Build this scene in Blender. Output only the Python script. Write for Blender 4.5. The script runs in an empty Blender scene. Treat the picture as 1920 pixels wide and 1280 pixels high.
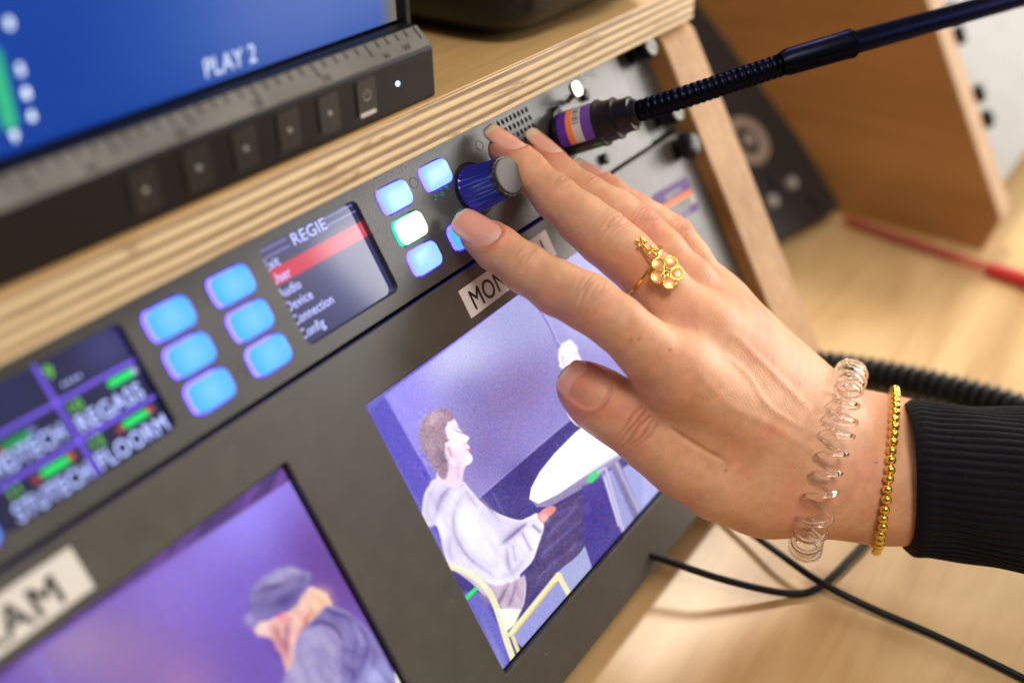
import bpy, bmesh, math, random
import numpy as np
from mathutils import Vector, Matrix, geometry as mgeo
random.seed(7); rng = np.random.default_rng(7)
S = bpy.context.scene
# ------------------------------------------------------------------ camera
# All lengths below are millimetres (MM converts to metres). X runs along the rack, Y away from the operator, Z up.
MM = 0.001
TH = math.radians(30)                      # the rack front leans back 30 degrees
CAM = np.array([0.0, -201.8274, 116.5251])
F = 1867.0                                 # 35 mm lens on a 36 mm sensor, photograph 1920 wide
_h = np.array([1600., -1237.]); _v = np.array([3478., 7317.]); _v = _v * (-F*F/(_h@_v))
_U = np.array([*_h, F]); _U /= np.linalg.norm(_U)
_D = np.array([*_v, F]); _D /= np.linalg.norm(_D)
_N = np.cross(_U, _D)
_Z = math.cos(TH)*-_D + math.sin(TH)*-_N
_Y = math.sin(TH)*-_D - math.cos(TH)*-_N
M = np.array([_U, _Y, _Z])                 # camera axes -> world
cam_d = bpy.data.cameras.new('camera'); cam = bpy.data.objects.new('camera', cam_d); S.collection.objects.link(cam)
S.camera = cam
R3 = Matrix([[M[i][0], -M[i][1], -M[i][2]] for i in range(3)])
cam.matrix_world = Matrix.Translation(Vector(CAM*MM)) @ R3.to_4x4()
cam_d.sensor_width = 36; cam_d.lens = F/1920*36; cam_d.clip_start = 0.01; cam_d.clip_end = 20
cam_d.dof.use_dof = True; cam_d.dof.focus_distance = 0.322; cam_d.dof.aperture_fstop = 3.9; cam_d.dof.aperture_blades = 9
# ------------------------------------------------------------------ room light
W = bpy.data.worlds.new('World'); S.world = W; W.use_nodes = True
wn, wl = W.node_tree.nodes, W.node_tree.links
bg = wn['Background']; tc = wn.new('ShaderNodeTexCoord')
sx = wn.new('ShaderNodeSeparateXYZ'); wl.new(tc.outputs['Generated'], sx.inputs[0])
cr = wn.new('ShaderNodeValToRGB')
mr = wn.new('ShaderNodeMath'); mr.operation = 'MULTIPLY_ADD'; mr.inputs[1].default_value = 0.5; mr.inputs[2].default_value = 0.5
ad = wn.new('ShaderNodeMath'); ad.operation = 'MULTIPLY_ADD'; ad.inputs[1].default_value = 0.45
wl.new(sx.outputs['X'], mr.inputs[0]); wl.new(sx.outputs['Z'], ad.inputs[0]); wl.new(mr.outputs[0], ad.inputs[2]); wl.new(ad.outputs[0], cr.inputs[0])
cr.color_ramp.elements[0].position = 0.30; cr.color_ramp.elements[0].color = (0.16, 0.14, 0.15, 1)
cr.color_ramp.elements[1].position = 1.0; cr.color_ramp.elements[1].color = (1.0, 0.93, 0.82, 1)
wl.new(cr.outputs[0], bg.inputs['Color']); bg.inputs['Strength'].default_value = 0.67
def area(name, loc, target, size, power, color):
    l = bpy.data.lights.new(name, 'AREA'); l.shape = 'RECTANGLE'; l.size = size[0]; l.size_y = size[1]; l.energy = power; l.color = color
    o = bpy.data.objects.new(name, l); S.collection.objects.link(o); o.location = loc
    o.rotation_euler = (Vector(target)-Vector(loc)).to_track_quat('-Z', 'Y').to_euler(); return o
area('overhead_lamp', (1.30, 0.45, 1.10), (0.3, -0.05, -0.05), (0.36, 0.36), 21, (1.0, 0.91, 0.78))
area('overhead_lamp', (-0.05, -0.62, 1.15), (0.25, -0.05, -0.05), (0.5, 0.4), 10, (1.0, 0.92, 0.83))  # front fill, added to brighten the hand and thumb
area('sheen_lamp', (1.88, -0.78, 0.26), (0.35, -0.05, -0.03), (0.8, 0.8), 17, (1.0, 0.95, 0.88))  # unseen lamp, added for the pale sheen on the rack's right end
area('reflection_lamp', (1.16, -1.00, 0.30), (0.18, -0.02, -0.03), (0.26, 0.42), 2.6, (0.97, 0.97, 1.0))  # unseen lamp, added for the bright reflection in the menu display
S.view_settings.view_transform = 'Standard'; S.view_settings.look = 'None'; S.view_settings.gamma = 1; S.view_settings.exposure = 0.0
S.view_settings.use_curve_mapping = False
S.render.engine = 'CYCLES'
# ------------------------------------------------------------------ frames and projections
Wn = np.array([0, -math.cos(TH), math.sin(TH)]); Dn = np.array([0, -math.sin(TH), -math.cos(TH)]); Xn = np.array([1., 0, 0])
def P(u, v, w=0.0):                        # u along the rack, v down its front, w out of its front
    return Xn*u + Dn*v + Wn*w
def to_pan(p): p = np.asarray(p, float); return np.array([p @ Xn, p @ Dn, p @ Wn])
def ray(x, y): return M @ np.array([x-960, y-640, F])/F
def hit(x, y, n, c=0.0):
    n = np.asarray(n, float); r = ray(x, y); return CAM + r*((c - n@CAM)/(n@r))
def onpan(x, y, w=0.0): return to_pan(hit(x, y, Wn, w))
def cp(x, y, z): return CAM + ray(x, y)*z  # a point z mm in front of the lens
def proj(p):
    c = (np.asarray(p)-CAM) @ M; return np.stack([960+F*c[..., 0]/c[..., 2], 640+F*c[..., 1]/c[..., 2], c[..., 2]], -1)
def lin(c):
    c = np.asarray(c, float)/255.0
    return np.where(c <= 0.04045, c/12.92, ((c+0.055)/1.055)**2.4)
# ------------------------------------------------------------------ materials
MATS = {}
def nodes(name):
    m = bpy.data.materials.new(name); m.use_nodes = True
    return m, m.node_tree.nodes, m.node_tree.links, m.node_tree.nodes['Principled BSDF']
def simple(name, col, rough=0.5, metal=0.0, bump=0.0, scale=800, var=0.0, coat=0.0, spec=0.5, emit=None, es=0.0, detail=4):
    m, n, l, b = nodes(name); MATS[name] = m
    b.inputs['Base Color'].default_value = (*col, 1); b.inputs['Roughness'].default_value = rough; b.inputs['Metallic'].default_value = metal
    b.inputs['Coat Weight'].default_value = coat; b.inputs['Coat Roughness'].default_value = 0.08; b.inputs['Specular IOR Level'].default_value = spec
    if emit is not None: b.inputs['Emission Color'].default_value = (*emit, 1); b.inputs['Emission Strength'].default_value = es
    g = n.new('ShaderNodeNewGeometry')
    tx = n.new('ShaderNodeTexNoise'); tx.inputs['Scale'].default_value = scale; tx.inputs['Detail'].default_value = detail
    l.new(g.outputs['Position'], tx.inputs['Vector'])
    if bump:
        bp = n.new('ShaderNodeBump'); bp.inputs['Strength'].default_value = bump; bp.inputs['Distance'].default_value = 0.14/scale
        l.new(tx.outputs['Fac'], bp.inputs['Height']); l.new(bp.outputs[0], b.inputs['Normal'])
    t2 = n.new('ShaderNodeTexNoise'); t2.inputs['Scale'].default_value = scale*0.06; t2.inputs['Detail'].default_value = 5
    l.new(g.outputs['Position'], t2.inputs['Vector'])
    mp = n.new('ShaderNodeMapRange'); mp.inputs['To Min'].default_value = rough*0.85; mp.inputs['To Max'].default_value = min(1, rough*1.15)
    l.new(t2.outputs['Fac'], mp.inputs[0]); l.new(mp.outputs[0], b.inputs['Roughness'])
    if name.startswith('panel'):
        vv = n.new('ShaderNodeTexVoronoi'); vv.inputs['Scale'].default_value = 300; l.new(g.outputs['Position'], vv.inputs['Vector'])
        v1 = n.new('ShaderNodeMath'); v1.operation = 'LESS_THAN'; v1.inputs[1].default_value = 0.055; l.new(vv.outputs['Distance'], v1.inputs[0])
        v3 = n.new('ShaderNodeSeparateXYZ'); l.new(vv.outputs['Color'], v3.inputs[0]); v2 = n.new('ShaderNodeMath'); v2.operation = 'GREATER_THAN'; v2.inputs[1].default_value = 0.72; l.new(v3.outputs[0], v2.inputs[0])
        v4 = n.new('ShaderNodeMath'); v4.operation = 'MULTIPLY'; l.new(v1.outputs[0], v4.inputs[0]); l.new(v2.outputs[0], v4.inputs[1])
    if var:
        c = n.new('ShaderNodeValToRGB'); c.color_ramp.elements[0].position = 0.3; c.color_ramp.elements[1].position = 0.7
        c.color_ramp.elements[0].color = (*[x*(1-var) for x in col], 1); c.color_ramp.elements[1].color = (*[min(1, x*(1+var)) for x in col], 1)
        l.new(t2.outputs['Fac'], c.inputs[0]); l.new(c.outputs[0], b.inputs['Base Color'])
        if name.startswith('panel'):
            v5 = n.new('ShaderNodeMix'); v5.data_type = 'RGBA'; v5.inputs[7].default_value = (0.30, 0.28, 0.25, 1); l.new(v4.outputs[0], v5.inputs[0]); l.new(c.outputs[0], v5.inputs[6]); l.new(v5.outputs[2], b.inputs['Base Color'])
    return m
def wood(name, c0, c1, axis, sc=1.0, rough=0.5, coat=0.15, streak=0.5, dark=None):
    """long grain along an axis of world space, with soft figure"""
    m, n, l, b = nodes(name); MATS[name] = m
    g = n.new('ShaderNodeNewGeometry'); mp = n.new('ShaderNodeMapping'); l.new(g.outputs['Position'], mp.inputs[0])
    s = [260*sc]*3; s[axis] = 9*sc; mp.inputs['Scale'].default_value = s
    t = n.new('ShaderNodeTexNoise'); t.inputs['Scale'].default_value = 1; t.inputs['Detail'].default_value = 7; t.inputs['Roughness'].default_value = 0.6; t.inputs['Distortion'].default_value = 0.6
    l.new(mp.outputs[0], t.inputs['Vector'])
    m2 = n.new('ShaderNodeMapping'); l.new(g.outputs['Position'], m2.inputs[0]); s2 = [26*sc]*3; s2[axis] = 6*sc; m2.inputs['Scale'].default_value = s2
    t2 = n.new('ShaderNodeTexNoise'); t2.inputs['Scale'].default_value = 1; t2.inputs['Detail'].default_value = 3; t2.inputs['Distortion'].default_value = 1.5
    l.new(m2.outputs[0], t2.inputs['Vector'])
    mx = n.new('ShaderNodeMix'); mx.inputs[0].default_value = streak; l.new(t2.outputs['Fac'], mx.inputs[2]); l.new(t.outputs['Fac'], mx.inputs[3])
    c = n.new('ShaderNodeValToRGB'); c.color_ramp.elements[0].position = 0.36; c.color_ramp.elements[1].position = 0.62
    c.color_ramp.elements[0].color = (*c0, 1); c.color_ramp.elements[1].color = (*c1, 1)
    l.new(mx.outputs[0], c.inputs[0]); l.new(c.outputs[0], b.inputs['Base Color'])
    b.inputs['Roughness'].default_value = rough; b.inputs['Coat Weight'].default_value = coat; b.inputs['Coat Roughness'].default_value = 0.25
    bp = n.new('ShaderNodeBump'); bp.inputs['Strength'].default_value = 0.25; bp.inputs['Distance'].default_value = 0.0003
    l.new(t.outputs['Fac'], bp.inputs['Height']); l.new(bp.outputs[0], b.inputs['Normal'])
    return m
def plywood(name):
    """edge of a plywood board: glued layers stacked in Z, alternately long grain and end grain"""
    m, n, l, b = nodes(name); MATS[name] = m
    g = n.new('ShaderNodeNewGeometry'); sp = n.new('ShaderNodeSeparateXYZ'); l.new(g.outputs['Position'], sp.inputs[0])
    mp = n.new('ShaderNodeMapping'); l.new(g.outputs['Position'], mp.inputs[0]); mp.inputs['Scale'].default_value = (12, 1, 70)
    w = n.new('ShaderNodeTexNoise'); w.inputs['Scale'].default_value = 1; w.inputs['Detail'].default_value = 4; l.new(mp.outputs[0], w.inputs['Vector'])
    a = n.new('ShaderNodeMath'); a.operation = 'MULTIPLY_ADD'; a.inputs[1].default_value = 0.0014; l.new(w.outputs['Fac'], a.inputs[0]); l.new(sp.outputs['Z'], a.inputs[2])
    mul = n.new('ShaderNodeMath'); mul.operation = 'MULTIPLY'; mul.inputs[1].default_value = 1000/3.5*2*math.pi; l.new(a.outputs[0], mul.inputs[0])
    si = n.new('ShaderNodeMath'); si.operation = 'SINE'; l.new(mul.outputs[0], si.inputs[0])
    m3 = n.new('ShaderNodeMapping'); l.new(g.outputs['Position'], m3.inputs[0]); m3.inputs['Scale'].default_value = (30, 30, 1500)
    t = n.new('ShaderNodeTexNoise'); t.inputs['Scale'].default_value = 1; t.inputs['Detail'].default_value = 6; l.new(m3.outputs[0], t.inputs['Vector'])
    a2 = n.new('ShaderNodeMath'); a2.operation = 'MULTIPLY_ADD'; a2.inputs[1].default_value = 1.3; l.new(t.outputs['Fac'], a2.inputs[0])
    h = n.new('ShaderNodeMath'); h.operation = 'MULTIPLY'; h.inputs[1].default_value = 0.62; l.new(si.outputs[0], h.inputs[0]); l.new(h.outputs[0], a2.inputs[2])
    c = n.new('ShaderNodeValToRGB'); e = c.color_ramp.elements
    e[0].position = 0.05; e[0].color = (0.30, 0.20, 0.12, 1); e[1].position = 1.0; e[1].color = (0.88, 0.71, 0.43, 1)
    k = e.new(0.40); k.color = (0.44, 0.32, 0.20, 1); k = e.new(0.72); k.color = (0.74, 0.55, 0.30, 1)
    l.new(a2.outputs[0], c.inputs[0])
    m4 = n.new('ShaderNodeMapping'); l.new(g.outputs['Position'], m4.inputs[0]); m4.inputs['Scale'].default_value = (45, 45, 420)
    t4 = n.new('ShaderNodeTexNoise'); t4.inputs['Scale'].default_value = 1; t4.inputs['Detail'].default_value = 5; t4.inputs['Distortion'].default_value = 1.0; l.new(m4.outputs[0], t4.inputs['Vector'])
    r4 = n.new('ShaderNodeMapRange'); r4.inputs['From Min'].default_value = 0.60; r4.inputs['From Max'].default_value = 0.72; r4.inputs['To Max'].default_value = 0.8; l.new(t4.outputs['Fac'], r4.inputs[0])
    x4 = n.new('ShaderNodeMix'); x4.data_type = 'RGBA'; x4.inputs[7].default_value = (0.30, 0.15, 0.06, 1); l.new(r4.outputs[0], x4.inputs[0]); l.new(c.outputs[0], x4.inputs[6]); l.new(x4.outputs[2], b.inputs['Base Color']); b.inputs['Roughness'].default_value = 0.5
    b.inputs['Coat Weight'].default_value = 0.2; b.inputs['Coat Roughness'].default_value = 0.3
    bp = n.new('ShaderNodeBump'); bp.inputs['Strength'].default_value = 0.3; bp.inputs['Distance'].default_value = 0.0003
    l.new(a2.outputs[0], bp.inputs['Height']); l.new(bp.outputs[0], b.inputs['Normal'])
    return m
def painted(name, attr='col', strength=1.0, grain=0.0, gloss=0.12, coat=0.5):
    """a lit screen: emission from the mesh's colours plus sensor-like picture grain of the video feed"""
    m, n, l, b = nodes(name); MATS[name] = m
    at = n.new('ShaderNodeVertexColor'); at.layer_name = attr
    b.inputs['Base Color'].default_value = (0.006, 0.006, 0.008, 1); b.inputs['Roughness'].default_value = gloss
    b.inputs['Specular IOR Level'].default_value = coat
    if grain:
        g = n.new('ShaderNodeNewGeometry'); t = n.new('ShaderNodeTexNoise'); t.inputs['Scale'].default_value = 1700; t.inputs['Detail'].default_value = 1
        l.new(g.outputs['Position'], t.inputs['Vector'])
        mx = n.new('ShaderNodeMix'); mx.data_type = 'RGBA'; mx.blend_type = 'OVERLAY'; mx.inputs[0].default_value = grain
        l.new(at.outputs['Color'], mx.inputs[6]); l.new(t.outputs['Color'], mx.inputs[7]); l.new(mx.outputs[2], b.inputs['Emission Color'])
    else: l.new(at.outputs['Color'], b.inputs['Emission Color'])
    b.inputs['Emission Strength'].default_value = strength
    return m
def glow(name, col, s, base=(0.02, 0.02, 0.03), rough=0.25):
    return simple(name, base, rough, emit=col, es=s)
# ------------------------------------------------------------------ mesh helpers
class MB:
    def __init__(s): s.v = []; s.f = []; s.n = 0
    def add(s, v, f):
        v = np.asarray(v, float).reshape(-1, 3); s.v.append(v); s.f += [tuple(i+s.n for i in q) for q in f]; s.n += len(v); return s
def build(name, mb, mat, parent=None, smooth=True, bevel=0, seg=2, angle=30, label=None):
    base = np.array(parent['base']) if parent is not None and 'base' in parent else np.zeros(3)
    v = (np.concatenate(mb.v)-base)*MM
    me = bpy.data.meshes.new(name); me.from_pydata(v.tolist(), [], mb.f); me.update()
    if mat is not None: me.materials.append(MATS[mat] if isinstance(mat, str) else mat)
    bm = bmesh.new(); bm.from_mesh(me); bmesh.ops.recalc_face_normals(bm, faces=bm.faces); bm.to_mesh(me); bm.free()
    o = bpy.data.objects.new(name, me); S.collection.objects.link(o)
    if parent is not None: o.parent = parent; o['base'] = [float(x) for x in base] if parent.type == 'EMPTY' or 'base' in parent else [0., 0., 0.]
    if smooth:
        me.polygons.foreach_set('use_smooth', [True]*len(me.polygons))
        me.set_sharp_from_angle(angle=math.radians(angle))
    if bevel:
        b = o.modifiers.new('bevel', 'BEVEL'); b.width = bevel*MM; b.segments = seg; b.limit_method = 'ANGLE'; b.angle_limit = math.radians(35)
    if label: o['label'] = label
    return o
def thing(name, label, cat, base=(0, 0, 0), group=None):
    o = bpy.data.objects.new(name, None); S.collection.objects.link(o); o.empty_display_size = 0.01
    o.location = Vector(np.array(base, float)*MM); o['base'] = [float(x) for x in base]; o['label'] = label; o['category'] = cat
    if group: o['group'] = group
    return o
def tag(o, label, cat, group=None, kind=None):
    if kind: o['kind'] = kind
    else: o['label'] = label; o['category'] = cat
    if group: o['group'] = group
    return o
def box(mb, a, b, fr=None):
    """box between two corners in a frame fr(u,v,w)"""
    fr = fr or (lambda x, y, z: np.array([x, y, z], float))
    c = [fr(x, y, z) for x in (a[0], b[0]) for y in (a[1], b[1]) for z in (a[2], b[2])]
    return mb.add(c, [(0, 1, 3, 2), (4, 6, 7, 5), (0, 4, 5, 1), (2, 3, 7, 6), (0, 2, 6, 4), (1, 5, 7, 3)])
def prism(mb, poly, w0, w1, fr, holes=()):
    """flat plate with holes; poly and holes are 2-D outlines, w0 front, w1 back"""
    loops = [list(poly)]+[list(h) for h in holes]
    pts = [p for L in loops for p in L]
    tris = mgeo.tessellate_polygon([[Vector((p[0], p[1], 0)) for p in L] for L in loops])
    n = len(pts); v = [fr(p[0], p[1], w0) for p in pts]+[fr(p[0], p[1], w1) for p in pts]
    f = [tuple(t) for t in tris]+[tuple(i+n for i in reversed(t)) for t in tris]
    k = 0
    for L in loops:
        m = len(L)
        for i in range(m): f.append((k+i, k+(i+1) % m, n+k+(i+1) % m, n+k+i))
        k += m
    return mb.add(v, f)
def rrect(cx, cy, w, h, r, n=5):
    r = min(r, w/2-1e-3, h/2-1e-3); out = []
    for qx, qy, a0 in ((1, 1, 0), (-1, 1, 90), (-1, -1, 180), (1, -1, 270)):
        for i in range(n+1):
            a = math.radians(a0+90*i/n); out.append((cx+qx*(w/2-r)+r*math.cos(a), cy+qy*(h/2-r)+r*math.sin(a)))
    return out
def basis(a):
    a = np.asarray(a, float); a = a/np.linalg.norm(a); t = np.array([0, 0, 1.]) if abs(a[2]) < 0.9 else np.array([1., 0, 0])
    x = np.cross(t, a); x /= np.linalg.norm(x); return x, np.cross(a, x), a
def lathe(mb, org, axis, prof, n=32, ripple=None, caps=True):
    """profile of (distance along axis, radius)"""
    x, y, a = basis(axis); org = np.asarray(org, float); v = []
    for (t, r) in prof:
        for i in range(n):
            q = 2*math.pi*i/n; rr = r*(1+(ripple(q, t) if ripple else 0)); v.append(org+a*t+x*rr*math.cos(q)+y*rr*math.sin(q))
    f = [(k*n+i, k*n+(i+1) % n, (k+1)*n+(i+1) % n, (k+1)*n+i) for k in range(len(prof)-1) for i in range(n)]
    if caps: f += [tuple(reversed(range(n))), tuple(range((len(prof)-1)*n, len(prof)*n))]
    return mb.add(v, f)
def catmull(pts, per=12, closed=False):
    p = np.asarray(pts, float); n = len(p); out = []
    for i in range(n if closed else n-1):
        g = lambda j: p[j % n] if closed else p[min(max(j, 0), n-1)]
        a, b, c, d = g(i-1), g(i), g(i+1), g(i+2)
        for k in range(per):
            t = k/per; out.append(0.5*((2*b)+(-a+c)*t+(2*a-5*b+4*c-d)*t*t+(-a+3*b-3*c+d)*t**3))
    if not closed: out.append(p[-1])
    return np.array(out)
def tube(mb, pts, r, n=12, closed=False, caps=True):
    p = np.asarray(pts, float); m = len(p); rr = np.broadcast_to(r, (m,)) if np.ndim(r) <= 1 else r
    T = (np.roll(p, -1, 0)-np.roll(p, 1, 0)) if closed else np.gradient(p, axis=0)
    T /= np.linalg.norm(T, axis=1)[:, None]; x = basis(T[0])[0]; v = []
    fr = []
    for i in range(m):
        x = x-T[i]*(x@T[i]); x /= np.linalg.norm(x); fr.append((x, np.cross(T[i], x)))
    if closed:                                        # take out the twist so that the ends meet
        x1 = fr[-1][0]-T[0]*(fr[-1][0]@T[0]); x0, y0 = fr[0]; tw = math.atan2(x1@y0, x1@x0)
    for i in range(m):
        x, y = fr[i]; o = -tw*i/m if closed else 0
        for k in range(n):
            q = 2*math.pi*k/n+o; v.append(p[i]+rr[i]*(x*math.cos(q)+y*math.sin(q)))
    f = [(i*n+k, i*n+(k+1) % n, ((i+1) % m)*n+(k+1) % n, ((i+1) % m)*n+k) for i in range(m if closed else m-1) for k in range(n)]
    if caps and not closed: f += [tuple(reversed(range(n))), tuple(range((m-1)*n, m*n))]
    return mb.add(v, f)
def ball(mb, c, r, n=14, sc=(1, 1, 1), ax=None):
    x, y, z = ax if ax is not None else (np.eye(3)); v = []; m = n//2
    for j in range(m+1):
        t = math.pi*j/m
        for i in range(n):
            q = 2*math.pi*i/n; v.append(np.asarray(c)+r*(sc[0]*x*math.sin(t)*math.cos(q)+sc[1]*y*math.sin(t)*math.sin(q)+sc[2]*z*math.cos(t)))
    f = [(j*n+i, j*n+(i+1) % n, (j+1)*n+(i+1) % n, (j+1)*n+i) for j in range(m) for i in range(n)]
    return mb.add(v, f)
def text_mb(s, fr, org, size, bold=0.0, depth=0.12, sx=1.0, align='LEFT', shear=0.0):
    """lettering as real thin relief; fr(x, y, z) with y UP in text space"""
    c = bpy.data.curves.new('lettering', 'FONT'); c.body = s; c.size = size; c.align_x = align; c.space_character = 1.0+bold*5; c.resolution_u = 3; c.shear = shear
    o = bpy.data.objects.new('lettering', c); S.collection.objects.link(o)
    me = bpy.data.meshes.new_from_object(o.evaluated_get(bpy.context.evaluated_depsgraph_get()))
    mb = MB(); f = [tuple(p.vertices) for p in me.polygons]; k = bold*size*1.1
    offs = [(0, 0)] if bold == 0 else [(k*math.cos(q*math.pi/3), k*math.sin(q*math.pi/3)) for q in range(6)]
    for i, (dx, dy) in enumerate(offs):               # heavier strokes: the outline struck again around itself
        mb.add([fr(org[0]+q.co.x*sx+dx, org[1]+q.co.y+dy, depth+0.006*i) for q in me.vertices], f)
    bpy.data.objects.remove(o); bpy.data.curves.remove(c)
    return mb
PT = lambda x, y, z: P(x, -y, z)           # text on the rack front: y up
# ------------------------------------------------------------------ material library
wood('birch', (0.47, 0.27, 0.10), (0.71, 0.485, 0.23), 0, 0.55, 0.42, 0.25, 0.22)
wood('shelf_top', (0.48, 0.28, 0.10), (0.64, 0.41, 0.17), 0, 0.8, 0.45, 0.2, 0.4)
wood('oak', (0.42, 0.235, 0.105), (0.60, 0.37, 0.19), 2, 1.0, 0.65, 0.0, 0.6)
wood('brown_wood', (0.28, 0.125, 0.033), (0.42, 0.205, 0.06), 1, 0.45, 0.5, 0.15, 0.35)
plywood('ply_edge')
simple('panel', (0.055, 0.051, 0.047), 0.36, bump=0.9, scale=1700, var=0.15, detail=2, spec=0.9)
simple('panel_mon', (0.062, 0.056, 0.044), 0.38, bump=0.8, scale=2300, var=0.12, detail=2, spec=0.85)
simple('black_plastic', (0.018, 0.018, 0.02), 0.38, bump=0.1, scale=2500)
simple('bezel', (0.011, 0.010, 0.012), 0.36, bump=0.06, scale=2500, spec=0.22)
simple('bezel_strip', (0.16, 0.15, 0.13), 0.5, bump=0.2, scale=900, var=0.25)
simple('button_black', (0.014, 0.014, 0.017), 0.3)
simple('gap_black', (0.004, 0.004, 0.006), 0.4)
simple('recess', (0.012, 0.012, 0.03), 0.25)
simple('satin_black', (0.008, 0.008, 0.011), 0.30, bump=0.05, scale=1500, spec=0.25)
simple('black_blue_sheen', (0.007, 0.008, 0.014), 0.30, metal=0.9, bump=0.04, scale=1500, spec=0.3)
MATS['black_blue_sheen'].node_tree.nodes['Principled BSDF'].inputs['Specular Tint'].default_value = (0.10, 0.14, 0.45, 1)  # the display's blue reflection is put into the tint and base colour
simple('steel', (0.17, 0.165, 0.15), 0.5, metal=0.6, bump=0.1, scale=900)
simple('chrome_tab', (0.62, 0.58, 0.50), 0.34, metal=0.85)
simple('cap_gray', (0.13, 0.125, 0.12), 0.5, metal=0.3, bump=0.5, scale=3500)
simple('knob_blue_lit', (0.012, 0.014, 0.13), 0.2, coat=0.5, emit=(0.02, 0.02, 0.42), es=0.12)  # blue light of the keys on the knob, put into colour and emission
simple('knob_rim', (0.02, 0.02, 0.035), 0.2, coat=0.5)
simple('label_paper', (0.74, 0.71, 0.66), 0.45, bump=0.1, scale=600, var=0.04)
simple('ink', (0.012, 0.011, 0.011), 0.5)
simple('gray_mark', (0.36, 0.34, 0.32), 0.5)
simple('mark_dim', (0.022, 0.021, 0.021), 0.5)
simple('purple', (0.115, 0.03, 0.36), 0.35, coat=0.3)
simple('orange', (0.95, 0.24, 0.05), 0.5, spec=0.3)
simple('white_stk', (0.62, 0.61, 0.60), 0.5, spec=0.3)
simple('lilac', (0.20, 0.13, 0.34), 0.6, spec=0.2)
simple('green_leaf', (0.03, 0.28, 0.05), 0.45)
simple('teal_mark', (0.02, 0.30, 0.30), 0.5)
simple('pale_mark', (0.24, 0.30, 0.26), 0.5)
simple('amber_mark', (0.42, 0.24, 0.07), 0.5)
simple('cable', (0.007, 0.007, 0.007), 0.42, bump=0.05, scale=600, spec=0.25)
simple('wall', (0.035, 0.025, 0.018), 0.8, bump=0.2, scale=60, var=0.3)
simple('gold', (0.92, 0.56, 0.12), 0.13, metal=1, bump=0.12, scale=500)
simple('gold_bead', (0.88, 0.60, 0.11), 0.13, metal=1, bump=0.08, scale=300)
simple('enamel', (0.92, 0.36, 0.14), 0.30, metal=0.35, coat=0.2, var=0.25, scale=4000)
simple('gem', (0.9, 0.92, 0.95), 0.05, metal=0.7)
simple('red', (0.62, 0.03, 0.03), 0.3)
simple('ring_metal', (0.50, 0.42, 0.36), 0.35, metal=0.6)
simple('far_gray', (0.20, 0.20, 0.19), 0.5, bump=0.1, scale=900)
simple('lcd_off', (0.01, 0.01, 0.015), 0.1)
m_, n_, l_, b_ = nodes('clear_red'); MATS['clear_red'] = m_
b_.inputs['Base Color'].default_value = (0.85, 0.28, 0.24, 1); b_.inputs['Roughness'].default_value = 0.1; b_.inputs['Transmission Weight'].default_value = 0.75
m_, n_, l_, b_ = nodes('clear_plastic'); MATS['clear_plastic'] = m_
b_.inputs['Base Color'].default_value = (0.99, 0.975, 0.95, 1); b_.inputs['Roughness'].default_value = 0.04; b_.inputs['Transmission Weight'].default_value = 1.0; b_.inputs['IOR'].default_value = 1.42
# ================================================================== SETTING
ZD = -165.0
mb = MB(); box(mb, (-900, -700, ZD-22), (1500, 420, ZD)); o = build('desk_surface', mb, 'birch', smooth=False); tag(o, '', '', kind='structure')
mb = MB(); box(mb, (-900, 420, ZD-22), (1500, 440, 700)); o = build('wall', mb, 'wall', smooth=False); tag(o, '', '', kind='structure')
# ================================================================== RACK CABINET
def cabinet(label, ux0, ux1, dy, shelf, th=27.0, group='wooden rack cabinets on the desk'):
    base = (ux0, dy-60, ZD)
    t = thing('rack_cabinet', label, 'rack cabinet', base, group)
    sh = np.array([0, dy, 0.])
    def side(x0, x1, mat):
        a = P(0, 6.2, 5.0)+sh; b = P(0, 168.0, 5.0)+sh; b2 = np.array([0, b[1], ZD])
        fr = lambda y, z, x: np.array([x, y, z])
        prof = [(a[1]+3, a[2]+0.0), (a[1]-2.2, a[2]-3.2), (b[1], b[2]), (b2[1]+5, ZD), (300, ZD), (300, a[2])]
        m = MB(); prism(m, prof, x0, x1, fr); sd_ = build('side_panel', m, mat, t, smooth=False)
        g = [(q[0]-0.0, q[1]) for q in prof[:4]]; off = [(-1.0, 1.2), (-1.6, 0.4), (-1.6, -0.2), (-1.5, 0)]
        m = MB(); pr = [(q[0]+o_[0], q[1]+o_[1]) for q, o_ in zip(g, off)]+[(q[0]+0.6, q[1]+(0.3 if i_ else 0)) for i_, q in enumerate(reversed(g))]
        prism(m, pr, x0-0.15, x1+0.15, fr); build('edge_band', m, 'oak', sd_, smooth=False, bevel=0.5, seg=3); return sd_
    side(ux0-th, ux0, 'brown_wood'); side(ux1, ux1+th, 'brown_wood')
    return t, sh
U0, U1 = -110.1, 372.5
cab, _ = cabinet('wooden rack with pale plywood shelf in the foreground', U0, U1, 0, True)
ys = -11.9; zs0 = -0.6; zs1 = 14.4
mb = MB(); box(mb, (U0-24, ys, zs0), (396.5, ys+1.2, zs1-0.9)); shelf = build('shelf', mb, 'ply_edge', cab, smooth=False, bevel=0.45)
bmx = MB(); box(bmx, (U0-24, ys+1.2, zs0), (396.5, 300, zs1-0.9)); 
tmp = build('shelf_core', bmx, 'shelf_top', shelf, smooth=False)
mb = MB(); box(mb, (U0-24, ys, zs1-0.9), (396.5, 300, zs1)); build('veneer', mb, 'shelf_top', shelf, smooth=False, bevel=0.5)
mb = MB(); box(mb, (U0, 8, -9), (U0+14, 182, -6), P); build('rack_rail', mb, 'gap_black', cab)
mb = MB(); box(mb, (U1-13, 2, -9), (U1, 182, -6), P); build('rack_rail', mb, 'gap_black', cab)
mb = MB(); prism(mb, [(290, ZD), (290, -1), (300, -1), (300, ZD)], U0, U1, lambda y, z, x: np.array([x, y, z])); build('back_panel', mb, 'gap_black', cab, smooth=False)
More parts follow.
